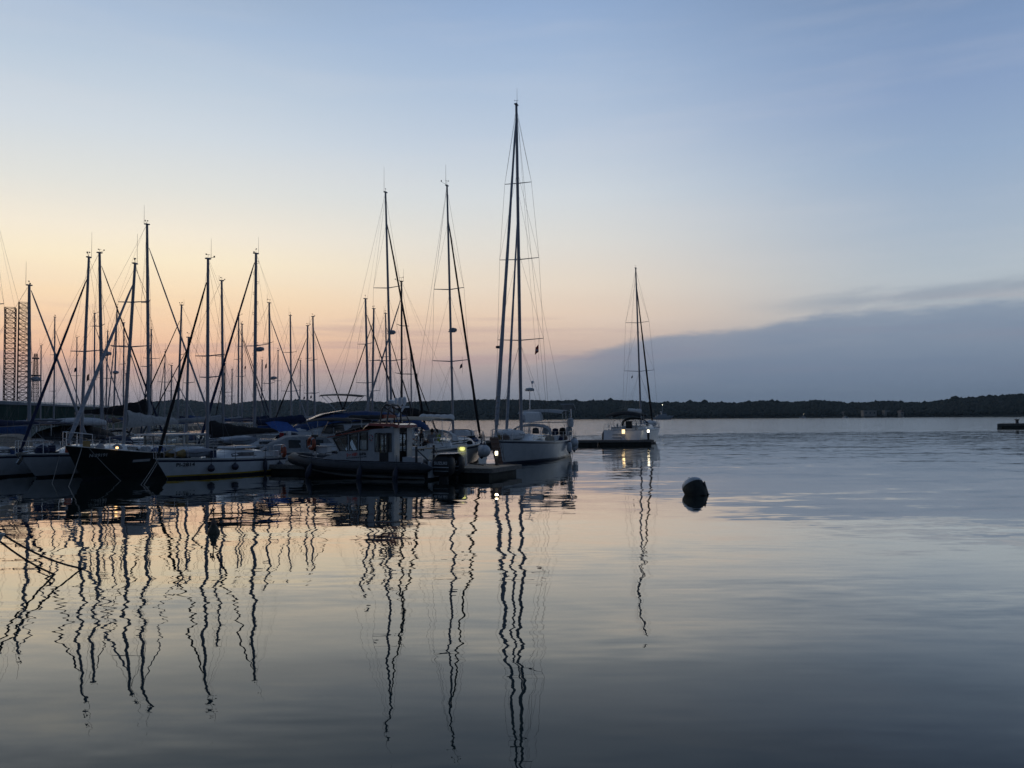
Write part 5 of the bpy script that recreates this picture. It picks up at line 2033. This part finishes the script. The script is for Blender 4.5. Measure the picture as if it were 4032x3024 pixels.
# ------------------------------------------------------------------ back rows: one yacht per mast
BACK_ROWS = [
    # label, base px, D, phi, L, top px, top py, furl, spreaders, radius, extra
    ('distant yacht with thin mast just right of the drilling rig', 212, 88, 50, 9.5, 216, 1249, 'sailgrey', [(1397, .8), (1541, .9)], .085, dict(bcover='cvgrey')),
    ('distant yacht with thin mast between the two tall masts left of the black boat', 371, 80, 48, 9.0, 373, 1234, 'sailgrey', [(1284, .8), (1497, .9)], .085, {}),
    ('distant yacht with short mast left of the black boat furled sail', 416, 76, 130, 8.5, 424, 1306, None, [(1490, .8)], .085, dict(bcover='cvnavy')),
    ('yacht whose mast carries a radar crossing the black boat furled sail', 446, 70, 125, 9.8, 461, 1211, 'sailgrey', [(1362, .8)], .09, dict(radar=(1466, -1))),
    ('distant yacht with slim mast hidden close behind the black boat mast', 486, 84, 50, 9.0, 488, 1271, 'sailgrey', [(1434, .8)], .085, {}),
    ('distant yacht with slim mast close right of the highest left mast', 594, 76, 128, 9.0, 596, 1299, 'cvnavy', [(1412, .7)], .09, {}),
    ('yacht with dark forestay left of the small white yacht furled sail', 698, 66, 215, 9.4, 715, 1202, 'cvblack', [(1398, .7), (1538, .8)], .09, dict(furlr=.07)),
    ('yacht with stubby pale mast crossed by the black furled sail', 733, 58, 230, 8.5, 743, 1329, 'cvblack', [(1508, .8)], .10, dict(furlr=.06)),
    ('distant yacht with a slim mast left of the stepped mast furled sail', 938, 80, 45, 9.2, 940, 1242, 'cvnavy', [(1415, .7)], .085, dict(furlr=.06)),
    ('distant yacht with a mast touching the stepped mast navy furled sail', 953, 74, 48, 9.0, 953, 1277, 'cvnavy', [(1364, .6), (1483, .8)], .085, dict(furlr=.06)),
    ('yacht with small radar and pale furled sail right of the stepped mast', 1064, 66, 44, 9.8, 1060, 1193, 'sailgrey', [(1351, .85), (1510, 1.0)], .095, dict(radar=(1487, 1), bcover='cvnavy')),
    ('lone slim masted yacht midway between the stepped mast and the motor yacht', 1148, 80, 60, 10.0, 1143, 1243, None, [(1388, .9), (1541, 1.2)], .10, dict(bcover='cvgrey')),
    ('yacht with dark furled sail on the left of the twin masts', 1210, 76, 222, 9.5, 1211, 1283, 'cvblack', [(1412, .6), (1549, .9)], .095, dict(furlr=.075)),
    ('yacht with dark furled sail on the right of the twin masts', 1241, 74, 44, 9.8, 1232, 1247, 'cvblack', [(1418, .8), (1549, 1.0)], .095, dict(furlr=.08)),
    ('yacht with wide crosstrees left of the rescue boat mast group', 1452, 66, 48, 10.4, 1439, 1177, 'cvblack', [(1355, 1.0), (1508, 1.3)], .105, dict(furlr=.08)),
    ('yacht with slim mast just left of the radar carrying mast', 1464, 71, 225, 9.6, 1472, 1216, 'cvblack', [(1420, .8), (1540, .9)], .10, dict(furlr=.07)),
    ('distant yacht with mast half hidden by the radar carrying mast', 1527, 78, 46, 9.6, 1518, 1235, 'cvblack', [(1405, .9)], .09, dict(furlr=.07)),
    ('far yacht with a mere thread of a mast left of the lone slim mast', 1092, 98, 60, 9.0, 1095, 1380, None, [(1500, .7)], .08, dict(bcover='cvnavy')),
    ('far yacht with thin mast above the grey shed end', 300, 100, 70, 9.0, 303, 1330, None, [(1480, .8)], .08, {}),
    ('far yacht with short mast left of the lone slim mast under the low hill', 1030, 92, 55, 9.0, 1032, 1418, None, [(1540, .7)], .08, dict(bcover='cvnavy')),
    ('far yacht with short dark mast right of the pale mast', 884, 84, 130, 8.5, 886, 1432, 'cvblack', [(1545, .7)], .085, dict(mastm='dark')),
    ('far yacht with short dark mast right behind the black boat mast', 498, 78, 60, 8.0, 497, 1470, None, [(1560, .6)], .085, dict(mastm='dark')),
    ('far yacht with thin mast between the highest left mast and the dark forestay', 648, 90, 128, 9.0, 650, 1385, 'cvnavy', [(1505, .8)], .08, {}),
    ('far yacht with thin mast right of the drilling rig derrick', 160, 96, 60, 9.0, 162, 1362, None, [(1500, .8)], .08, {}),
    ('far yacht with thin mast right of the black painted mast', 1620, 88, 50, 9.5, 1618, 1400, 'cvblack', [(1474, .8)], .085, {}),
    ('far yacht with a stub of mast between the pale mast and the stepped mast', 912, 98, 60, 8.5, 914, 1455, None, [(1560, .6)], .08, {}),
    ('far yacht with thin mast between the dark forestay and the black furled sail', 672, 82, 52, 9.0, 676, 1440, 'sailgrey', [(1540, .8)], .08, {}),
    ('far yacht with thin mast between the lone slim mast and the twin masts', 1180, 100, 50, 9.0, 1183, 1420, None, [(1520, .7)], .075, {}),
]
for (lab, bx, D, ph, L, tx_, ty_, fm_, spr, r, kw) in BACK_ROWS:
    kw = dict(kw)
    kw.setdefault('bcover', rnd.choice(['cvnavy', 'cvgrey', 'cvblack', 'cvmid']))
    kw.setdefault('furlr', .075)
    kw.setdefault('hood', rnd.choice(['cvnavy', 'cvgrey', 'cvblack', None]))
    sailboat(lab, bx, D, ph, L, tx_, ty_, furlm=fm_, spr=spr, r=r, antenna=rnd.choice([.5, .7, 0, .9]), detail=0, wr=.007, bz=1.3,
             bim=rnd.choice([None, (-.02, .18, 2.6, 'cvnavy'), None]), hullm=rnd.choice([('gel', 'navy', 'navy', 'anti'), ('gelgrey', 'navy', 'gelgrey', 'anti'), ('cream', 'navy', 'navy', 'antired')]), **kw)
# small boats filling the moorings behind
SM = [('pale roofed cabin cruiser behind the blue sail cover', 52, 55, 200, 'cvbeige'), ('brown canvas covered motor boat behind the white yacht bow', 190, 52, 160, 'cvbrown'),
      ('blue roofed motor boat near the highest left mast', 640, 62, 200, 'cvmid'), ('white cruiser left of the blue awning', 930, 63, 150, 'gel'), ('white cruiser behind the canvas tent boat', 1120, 60, 215, 'gel')]
for lab, px, D, ph, rm in SM:
    e = thing('cabin_cruiser', lab, 'motor boat', (P(px, 1700, D).x, D, 0), R(ph), 'motor boats in the marina')
    small_cruiser(e, 7.0, 2.6, wx=(-1.6, 1.2), wz=(1.1, 2.35), ww=1.0, roofm=rm)
for lab, px, py, D, m_ in (('small dark flag left of the tall left masts', 300, 1445, 49, 'cvnavy'), ('narrow dark pennant right of the pale left mast', 350, 1470, 45, 'antired'), ('small dark pennant beside the lone slim mast', 1050, 1430, 66, 'antired'),
                           ('dark flag left of the twin masts', 1200, 1560, 76, 'cvnavy'), ('dark flag right of the twin masts', 1227, 1556, 76, 'cvnavy'), ('tiny flag right of the stepped mast', 968, 1440, 74, 'red'),
                           ('dark flag below the white sloop lower crosstree', 1820, 1430, 48, 'cvnavy'), ('small red pennant right of the black painted mast', 1643, 1468, 60, 'antired'), ('dark flag left of the anchored yacht mast', 2491, 1478, 86, 'cvnavy')):
    flag(lab, P(px, py, D), .24, .32 if 'pennant' not in lab else .45, m_, 0, False, 'flags in the rigging', 'droop')

# ------------------------------------------------------------------ anchored yacht right
eR, hR, bR, tR = sailboat('white yacht with black bimini alone at the end of the far pontoon', 2524, 86, 67, 12.4, 2503, 1056, B=4.3, fs=1.35, fb=1.6, hullm=('gel', 'gelgrey', 'navy', 'anti'), furlm='cvblack', furlr=.12, furlh=.885,
                          spr=[(1271, 1.25), (1462, 1.6)], bcover='cvwhite', hood=None, antenna=0, r=.115, os=-.9, st=.88, mf=.57, wr=.009, boom_h=(.36, .3), bz=1.6)
bimini(eR, -6.3, -3.5, 1.75, 2.9, 'cvblack', legz=1.3, crown=.30, droop=.3)
sprayhood(eR, hR, .34, 1.35, .85, 1.1, m='cvblack', z0=hR.deckz(.34) + .3)
for s_ in (1, -1):
    wm = MB()
    wm.tube([(-4.8, s_ * .95 + .42 * math.cos(a), hR.deckz(.1) + .6 + .42 * math.sin(a)) for a in np.linspace(0, 6.28, 21)[:-1]], .025, 5, closed=True)
    wm.tube([(-4.7, s_ * .95, hR.deckz(.1)), (-4.75, s_ * .95, hR.deckz(.1) + .6)], .09, 6)
    wm.build('steering_wheel', 'gelgrey', eR)
stp = MB()
for k in range(3):
    stp.box((hR.xx(0, .3 + .3 * k) - .04, .35, .42 + .28 * k), (.12, 1.1, .035))
stp.build('transom_step', 'gelgrey', eR)
cmp_ = MB()
cmp_.box((-3.0, .25, hR.deckz(.25) + .4), (.06, .65, .8))
cmp_.build('companionway', 'glass', eR)
dinghy('white bundled dinghy on the anchored yacht foredeck', eR.matrix_world @ Vector((3.3, -.3, hR.deckz(.76) + .1)), eR.rotation_euler.z, 2.6, 1.3, .28, 'cvwhite', mat_floor='cvwhite', group='inflatable dinghies lying on decks')
fender('dark sausage fender at the left stern corner of the anchored yacht', eR.matrix_world @ Vector((-6.1, 1.95, .72)), .17, .9, 'fendnavy', group=FG2)


# ------------------------------------------------------------------ far vessels
def patrol():
    D = 880
    e = thing('patrol_ship', 'grey patrol ship with masthead light before the dark headland', 'ship', (P(2611, 1650, D).x, D, 0), R(6))
    h = Hull(23.5, 5.6, 2.3, 4.2, ob=3.0, os=.4, st=.85, sag=.2, depth=1.2)
    h.build(e, ['ship', 'ship', 'ship', 'anti'])
    h.deck(e)
    s = MB()
    s.box((-1, 0, 3.9), (11, 4.0, 2.8), taper=.92)
    s.box((.6, 0, 6.2), (5.5, 3.2, 2.2), taper=.85)
    s.box((-7, 0, 3.2), (2.5, 2.4, 1.8))
    sp = s.build('superstructure', 'ship', e, smooth=0)
    g = MB()
    g.box((2.95, 0, 6.5), (.25, 2.5, .8))
    for sg in (1, -1):
        g.box((.9, sg * 1.48, 6.5), (3.6, .12, .7))
    g.build('window', 'glass', sp, smooth=0)
    m_ = MB()
    m_.tube([(-.6, 0, 7.0), (-.6, 0, 15.2)], [.35, .14], 6)
    m_.tube([(-.6, -1.4, 11.5), (-.6, 1.4, 11.5)], .12, 5)
    m_.tube([(-1.6, 0, 7), (-.6, 0, 12)], .15, 5)
    m_.box((.0, 0, 9.6), (1.6, 1.8, .3))
    ms = m_.build('mast', 'ship', e)
    d = MB()
    d.lathe([(.1, 0), (.8, .3), (.9, .9), (.5, 1.5)], 10, (-2.4, 0, 7.2))
    d.build('radar_dome', 'white', e)
    l = MB()
    l.lathe([(.1, -.3), (.38, 0), (.1, .35)], 8, (-.6, 0, 15.5))
    l.build('masthead_light', 'lampwhite', ms)
    gun = MB()
    gun.lathe([(.9, 0), (.9, .7), (.4, 1.1)], 10, (6.6, 0, 3.3))
    gun.tube([(6.6, 0, 4.0), (8.4, 0, 4.3)], .1, 5)
    gun.build('deck_gun', 'ship', e)


patrol()


def tiny_boat(label, px, D, L, ph, light=False):
    e = thing('far_boat', label, 'motor boat', (P(px, 1650, D).x, D, 0), R(ph), 'small boats by the far shore')
    h = Hull(L, L * .3, L * .11, L * .15, ob=.8, st=.9)
    h.build(e, ['gel', 'navy', 'gelgrey', 'anti'])
    h.deck(e)
    c = MB()
    c.box((-L * .08, 0, L * .2), (L * .4, L * .2, L * .2), taper=.85)
    cb_ = c.build('cabin', 'gelgrey', e, smooth=0)
    g = MB()
    g.box((-L * .08, 0, L * .235), (L * .37, L * .203, L * .06))
    g.build('window', 'glass', cb_, smooth=0)
    m_ = MB()
    m_.tube([(-L * .1, 0, L * .28), (-L * .1, 0, L * .5)], .08, 5)
    ms = m_.build('mast', 'white', e)
    if light:
        l = MB()
        l.lathe([(.05, -.2), (.26, 0), (.05, .25)], 8, (-L * .1, 0, L * .52))
        l.build('masthead_light', 'lampwhite', ms)


tiny_boat('tiny white motor boat with a light by the far shore', 3161, 1000, 9, 172, True)
tiny_boat('tiny pale motor boat under the grey boathouse', 3330, 1020, 8, 8)


# ------------------------------------------------------------------ buoys
def big_buoy():
    D = 27.9
    p = P(2737, 1945, D)
    e = thing('mooring_buoy', 'large dark mooring buoy with pale tilted top afloat on the right', 'buoy', (p.x, D, 0))
    K = .86
    rot = (Matrix.Rotation(R(-20), 3, 'Y') @ Matrix.Rotation(R(-36), 3, 'X')) * K
    c = Vector((-.03, 0, .19))
    prof = [(.02, -.55), (.30, -.50), (.40, -.30), (.425, -.14), (.432, -.03), (.432, .115)]
    b = MB()
    b.lathe(prof + [(.40, .16), (.02, .17)], 28, c, rot)
    b.build('body', 'floatm', e)
    t = MB()
    t.lathe([(.420, .117), (.434, .13), (.428, .18), (.39, .27), (.31, .35), (.18, .405), (.02, .42)], 28, c, rot)
    t.build('cap', 'fendwhite', e)
    n = MB()
    q = c + rot @ Vector((-.02, 0, .42))
    n.tube([q, q + Vector((0, 0, .10))], [.03, .02], 6)
    n.tube([q + Vector((-.04, 0, .02)), q + Vector((-.02, 0, .07)), q + Vector((.03, 0, .03))], .012, 5)
    n.build('mooring_eye', 'dark', e)
    s = MB()
    s.loft([[(.26, -.22, .42), (.31, -.1, .46), (.31, .1, .4)], [(.38, -.22, .02), (.46, -.05, -.02), (.38, .2, 0)]], False, False)
    s.lathe([(.02, -.12), (.16, -.1), (.19, -.02), (.1, .05)], 12, (.30, 0, .02))
    s.build('weed_skirt', 'floatm', e)


big_buoy()


def spar_buoy():
    D = 19.2
    p = P(841, 2090, D)
    e = thing('pickup_buoy', 'small conical pick up buoy with rope standing among mast reflections', 'buoy', (p.x, D, 0))
    b = MB()
    b.lathe([(.02, -.25), (.13, -.10), (.145, .02), (.13, .07), (.075, .17), (.06, .19)], 16)
    b.build('body', 'olive', e)
    t = MB()
    t.lathe([(.06, .192), (.066, .22), (.055, .29), (.02, .32)], 12)
    t.build('top', 'cvbrown', e)
    s = MB()
    s.tube([(0, 0, .31), (0, 0, .52), (.035, 0, .57), (.0, 0, .64), (-.035, 0, .57), (0, 0, .52)], .013, 6)
    s.tube([(0, 0, .50), (-.07, 0, .55), (-.06, 0, .48)], .02, 6)
    s.build('mooring_eye', 'dark', e)
    rope('rope from the pick up buoy eye slanting into the water', sagline((p.x, D, .56), P(736, 2128, 18.0) + Vector((0, 0, -.12)), .02), .014, 'ropedark')


spar_buoy()

# ------------------------------------------------------------------ near bow at the lower left with its lines
D0 = 12.7
pb = P(24, 2092, D0)
nb_ = thing('white_dinghy', 'white boat bow poking in at the lower left edge', 'boat', (pb.x - 2.35, D0 - .35, 0), R(8))
hn = Hull(4.7, 1.8, .62, .88, ob=.45, st=.85)
hn.build(nb_, ['gel', 'gelgrey', 'gelgrey', 'anti'])
hn.deck(nb_)
ck = MB()
ck.box((1.9, 0, .92), (.25, .08, .06))
ck.build('cleat', 'steel', nb_)
w1 = P(345, 2228, 14.9)
w2 = P(228, 2252, 14.3)
rope('dark mooring line running right from the near white bow', sagline(pb + Vector((-.12, 0, .0)), Vector((w1.x, 14.9, -.04)), .10), .017, 'ropedark')
rope('dark mooring line dropping steeper from the near white bow', sagline(pb + Vector((-.14, -.1, -.05)), Vector((w2.x, 14.3, -.04)), .06), .017, 'ropedark')
# bow lines of the front row
bwC = eC.matrix_world @ (hC.pt(.945, 1.42, 1) + Vector((0, .02, 0)))
rope('pale bow line slanting left from the black hull', sagline(bwC, P(270, 1912, 33.2) + Vector((0, 0, -.05)), .05), .016)
rope('pale bow line slanting right across the black hull', sagline(eC.matrix_world @ (hC.pt(.915, 1.40, 1) + Vector((0, .02, 0))), P(478, 1892, 36.0) + Vector((0, 0, -.05)), .03), .014)
bwD = eD.matrix_world @ Vector((hD.xx(.99, .9), 0, .88))
rope('left bow line of the small white yacht', sagline(bwD, P(545, 1918, 33.4) + Vector((0, 0, -.05)), .03), .014)
rope('right bow line of the small white yacht', sagline(bwD + Vector((.05, 0, -.05)), P(556, 1920, 33.3) + Vector((0, 0, -.05)), .03), .014)
bwB = eB.matrix_world @ (hB.pt(.83, .98, 1) + Vector((0, .02, 0)))
rope('bow line of the white yacht with dark furled sail', sagline(bwB, P(204, 1902, 34.8) + Vector((0, 0, -.05)), .05), .013)
rope('bow line from the tall yacht down to the pontoon tip', sagline(eT.matrix_world @ Vector((tx - .3, .2, hT.sheer(1))), P(1990, 1822, 39.5), .05), .016, 'ropedark')
rope('second bow line from the tall yacht to the pontoon tip', sagline(eT.matrix_world @ Vector((tx - .4, .35, hT.sheer(1))), P(1983, 1822, 39.5), .02), .014, 'ropedark')
rope('stern line from the tall yacht straight into the water', [eT.matrix_world @ Vector((-6.5, 1.3, 1.1)), eT.matrix_world @ Vector((-6.7, 1.5, -.1))], .014, 'ropedark')
rope('stern line of the white sloop to the pontoon', sagline(eM.matrix_world @ Vector((hM.xx(.05, 1.0), -1.5, 1.1)), P(1725, 1826, 39.4), .06), .014, 'ropedark')
rope('slack line on the near pontoon by the outboards', sagline(P(1850, 1826, 38.6), P(1905, 1832, 37.7), .0), .02, 'ropedark')


# ------------------------------------------------------------------ people
def skin_mesh(name, joints, edges, m, parent, sub=2):
    me = bpy.data.meshes.new(name)
    me.from_pydata([j[0] for j in joints], edges, [])
    o = bpy.data.objects.new(name, me)
    COL.objects.link(o)
    md = o.modifiers.new('skin', 'SKIN')
    md.use_smooth_shade = True
    sv = me.skin_vertices[0].data
    for i, j in enumerate(joints):
        rr_ = j[1] if isinstance(j[1], tuple) else (j[1], j[1])
        sv[i].radius = rr_
        sv[i].use_root = (i == 0)
    o.modifiers.new('sub', 'SUBSURF').levels = sub
    o.modifiers['sub'].render_levels = sub
    dg = bpy.context.evaluated_depsgraph_get()
    m2 = bpy.data.meshes.new_from_object(o.evaluated_get(dg))
    bpy.data.objects.remove(o, do_unlink=True)
    m2.materials.clear()
    m2.materials.append(M[m])
    o2 = bpy.data.objects.new(name, m2)
    COL.objects.link(o2)
    if parent is not None:
        o2.parent = parent
    return o2


def person(label, loc, rz, shirt, seated=False, cap=None, hairm='hair', lean=0.0):
    """faces local +x; loc = feet (standing) or seat (seated)"""
    e = thing('person', label, 'person', loc, rz, 'crew aboard the white sloop')
    hz = .10 if seated else .90          # pelvis height over loc
    le = lean
    pel = Vector((0, 0, hz))
    ch = pel + Vector((.02 + le * .5, 0, .36))
    nk = pel + Vector((.01 + le, 0, .56))
    hd = nk + Vector((.04 + le * .3, 0, .10))
    tp_ = hd + Vector((.01, 0, .12))
    J = [(pel, (.15, .11)), (ch, (.165, .115)), (nk, .058), (hd, (.078, .088)), (tp_, (.062, .075))]
    E = [(0, 1), (1, 2), (2, 3), (3, 4)]

    def chain(start, pts):
        k = start
        for p_, r_ in pts:
            J.append((p_, r_))
            E.append((k, len(J) - 1))
            k = len(J) - 1
    arms = {}
    for sg in (1, -1):
        sh = nk + Vector((0, sg * .19, -.09))
        eb = sh + Vector((.05, sg * .07, -.28))
        wr2 = eb + Vector((.20, -sg * .04, -.12))
        hn_ = wr2 + Vector((.09, -sg * .01, -.03))
        arms[sg] = (sh, eb, wr2, hn_)
        chain(1, [(sh, .062), (eb, .046), (wr2, .032), (hn_, (.038, .022))])
        hp = pel + Vector((0, sg * .09, -.04))
        if seated:
            kn = hp + Vector((.42, sg * .03, .03))
            an_ = kn + Vector((.02, 0, -.42))
        else:
            kn = hp + Vector((.05, sg * .01, -.42))
            an_ = kn + Vector((-.04, 0, -.40))
        toe = an_ + Vector((.17, sg * .02, -.045))
        chain(0, [(hp, .088), (kn, .058), (an_, .040), (toe, .036)])
    body = skin_mesh('body', J, E, 'skin', e)
    # five fingers on each hand
    fg = MB()
    for sg in (1, -1):
        hn_ = arms[sg][3]
        for k in range(4):
            o_ = hn_ + Vector((.03, (k - 1.5) * .019, 0))
            fg.tube([o_, o_ + Vector((.035, 0, -.012)), o_ + Vector((.055 - .008 * abs(k - 1.3), 0, -.04))], [.010, .009, .006], 5)
        o_ = hn_ + Vector((-.015, -sg * .03, 0))
        fg.tube([o_, o_ + Vector((.02, -sg * .025, -.01)), o_ + Vector((.045, -sg * .03, -.025))], [.012, .010, .007], 5)
    fg.build('fingers', 'skin', body)
    # face: nose, ears
    fc = MB()
    fc.tube([hd + Vector((.075, 0, .055)), hd + Vector((.098, 0, .02))], [.010, .017], 6)
    for sg in (1, -1):
        fc.lathe([(.004, -.035), (.018, -.01), (.016, .02), (.004, .035)], 8, hd + Vector((.0, sg * .086, .03)))
    fc.build('face', 'skin', body)
    ey = MB()
    for sg in (1, -1):
        ey.lathe([(.002, -.009), (.010, 0), (.002, .009)], 8, hd + Vector((.078, sg * .032, .058)))
    ey.tube([hd + Vector((.078, -.025, -.025)), hd + Vector((.082, .025, -.025))], .006, 5)
    ey.build('eyes', 'hair', body)
    # clothes
    S = [(pel + Vector((0, 0, .02)), (.168, .128)), (ch, (.186, .134)), (nk - Vector((0, 0, .045)), .085)]
    SE = [(0, 1), (1, 2)]
    for sg in (1, -1):
        sh, eb, _, _ = arms[sg]
        S.append((sh, .078))
        SE.append((1, len(S) - 1))
        S.append((sh.lerp(eb, .8), .064))
        SE.append((len(S) - 2, len(S) - 1))
    skin_mesh('shirt', S, SE, shirt, e)
    T = [(pel, (.170, .130))]
    TE = []
    for sg in (1, -1):
        hp = pel + Vector((0, sg * .09, -.04))
        kn = hp + (Vector((.42, sg * .03, .03)) if seated else Vector((.05, sg * .01, -.42)))
        T.append((hp, .104))
        TE.append((0, len(T) - 1))
        T.append((hp.lerp(kn, .92), .076))
        TE.append((len(T) - 2, len(T) - 1))
    skin_mesh('shorts', T, TE, 'trousers', e)
    hc = MB()
    rings = []
    for q, k in ((-.02, .95), (.04, 1.06), (.10, 1.02), (.15, .78), (.185, .35)):
        rings.append([hd + Vector((-.012 + .094 * k * math.cos(a) - (.03 if math.cos(a) > .3 and q < .06 else 0) * 1.5, .088 * k * math.sin(a), q)) for a in np.linspace(0, 2 * math.pi, 15)[:-1]])
    hc.loft(rings, True, True)
    hc.build('cap' if cap else 'hair', cap or hairm, e)
    if cap:
        br = MB()
        br.lathe([(.02, .0), (.15, -.005), (.15, .008), (.02, .02)], 16, hd + Vector((0, 0, .08)))
        br.build('hat_brim', cap, e)
    return e


mw = eM.matrix_world
cz = hM.deckz(.14)
person('person in grey shirt seated with back to the camera in the sloop cockpit', P(1701, 1757, 44.2) * 1.0, R(80), 'shirtgrey', True)
person('person in lime shirt seated beside the grey shirted one', P(1722, 1757, 45.0), R(150), 'lime', True)
person('person in dark hat seated left of the grey shirted one', P(1657, 1752, 44.6), R(20), 'trousers', True, cap='cvblack')
person('person in dusty pink shirt standing by the rescue boat cabin', P(1609, 1811, 40.0) , R(10), 'pinkish', False)

# ------------------------------------------------------------------ air
hz_ = MB()
hz_.box((0, 1450, 44.5), (9000, 3700, 91.0))
hm = bpy.data.materials.new('evening_haze')
hm.use_nodes = True
hm.node_tree.nodes.clear()
ht = NT(hm.node_tree)
pv = ht.n('ShaderNodeVolumePrincipled')
pv.inputs['Color'].default_value = (.55, .72, .82, 1)
pv.inputs['Density'].default_value = .0001
pv.inputs['Anisotropy'].default_value = .0
ho = ht.n('ShaderNodeOutputMaterial')
ht.link(pv.outputs[0], ho.inputs['Volume'])
hb_ = hz_.build('haze', hm, None, smooth=0)
tag(hb_, 'thin evening haze over the bay', None, None, 'stuff')
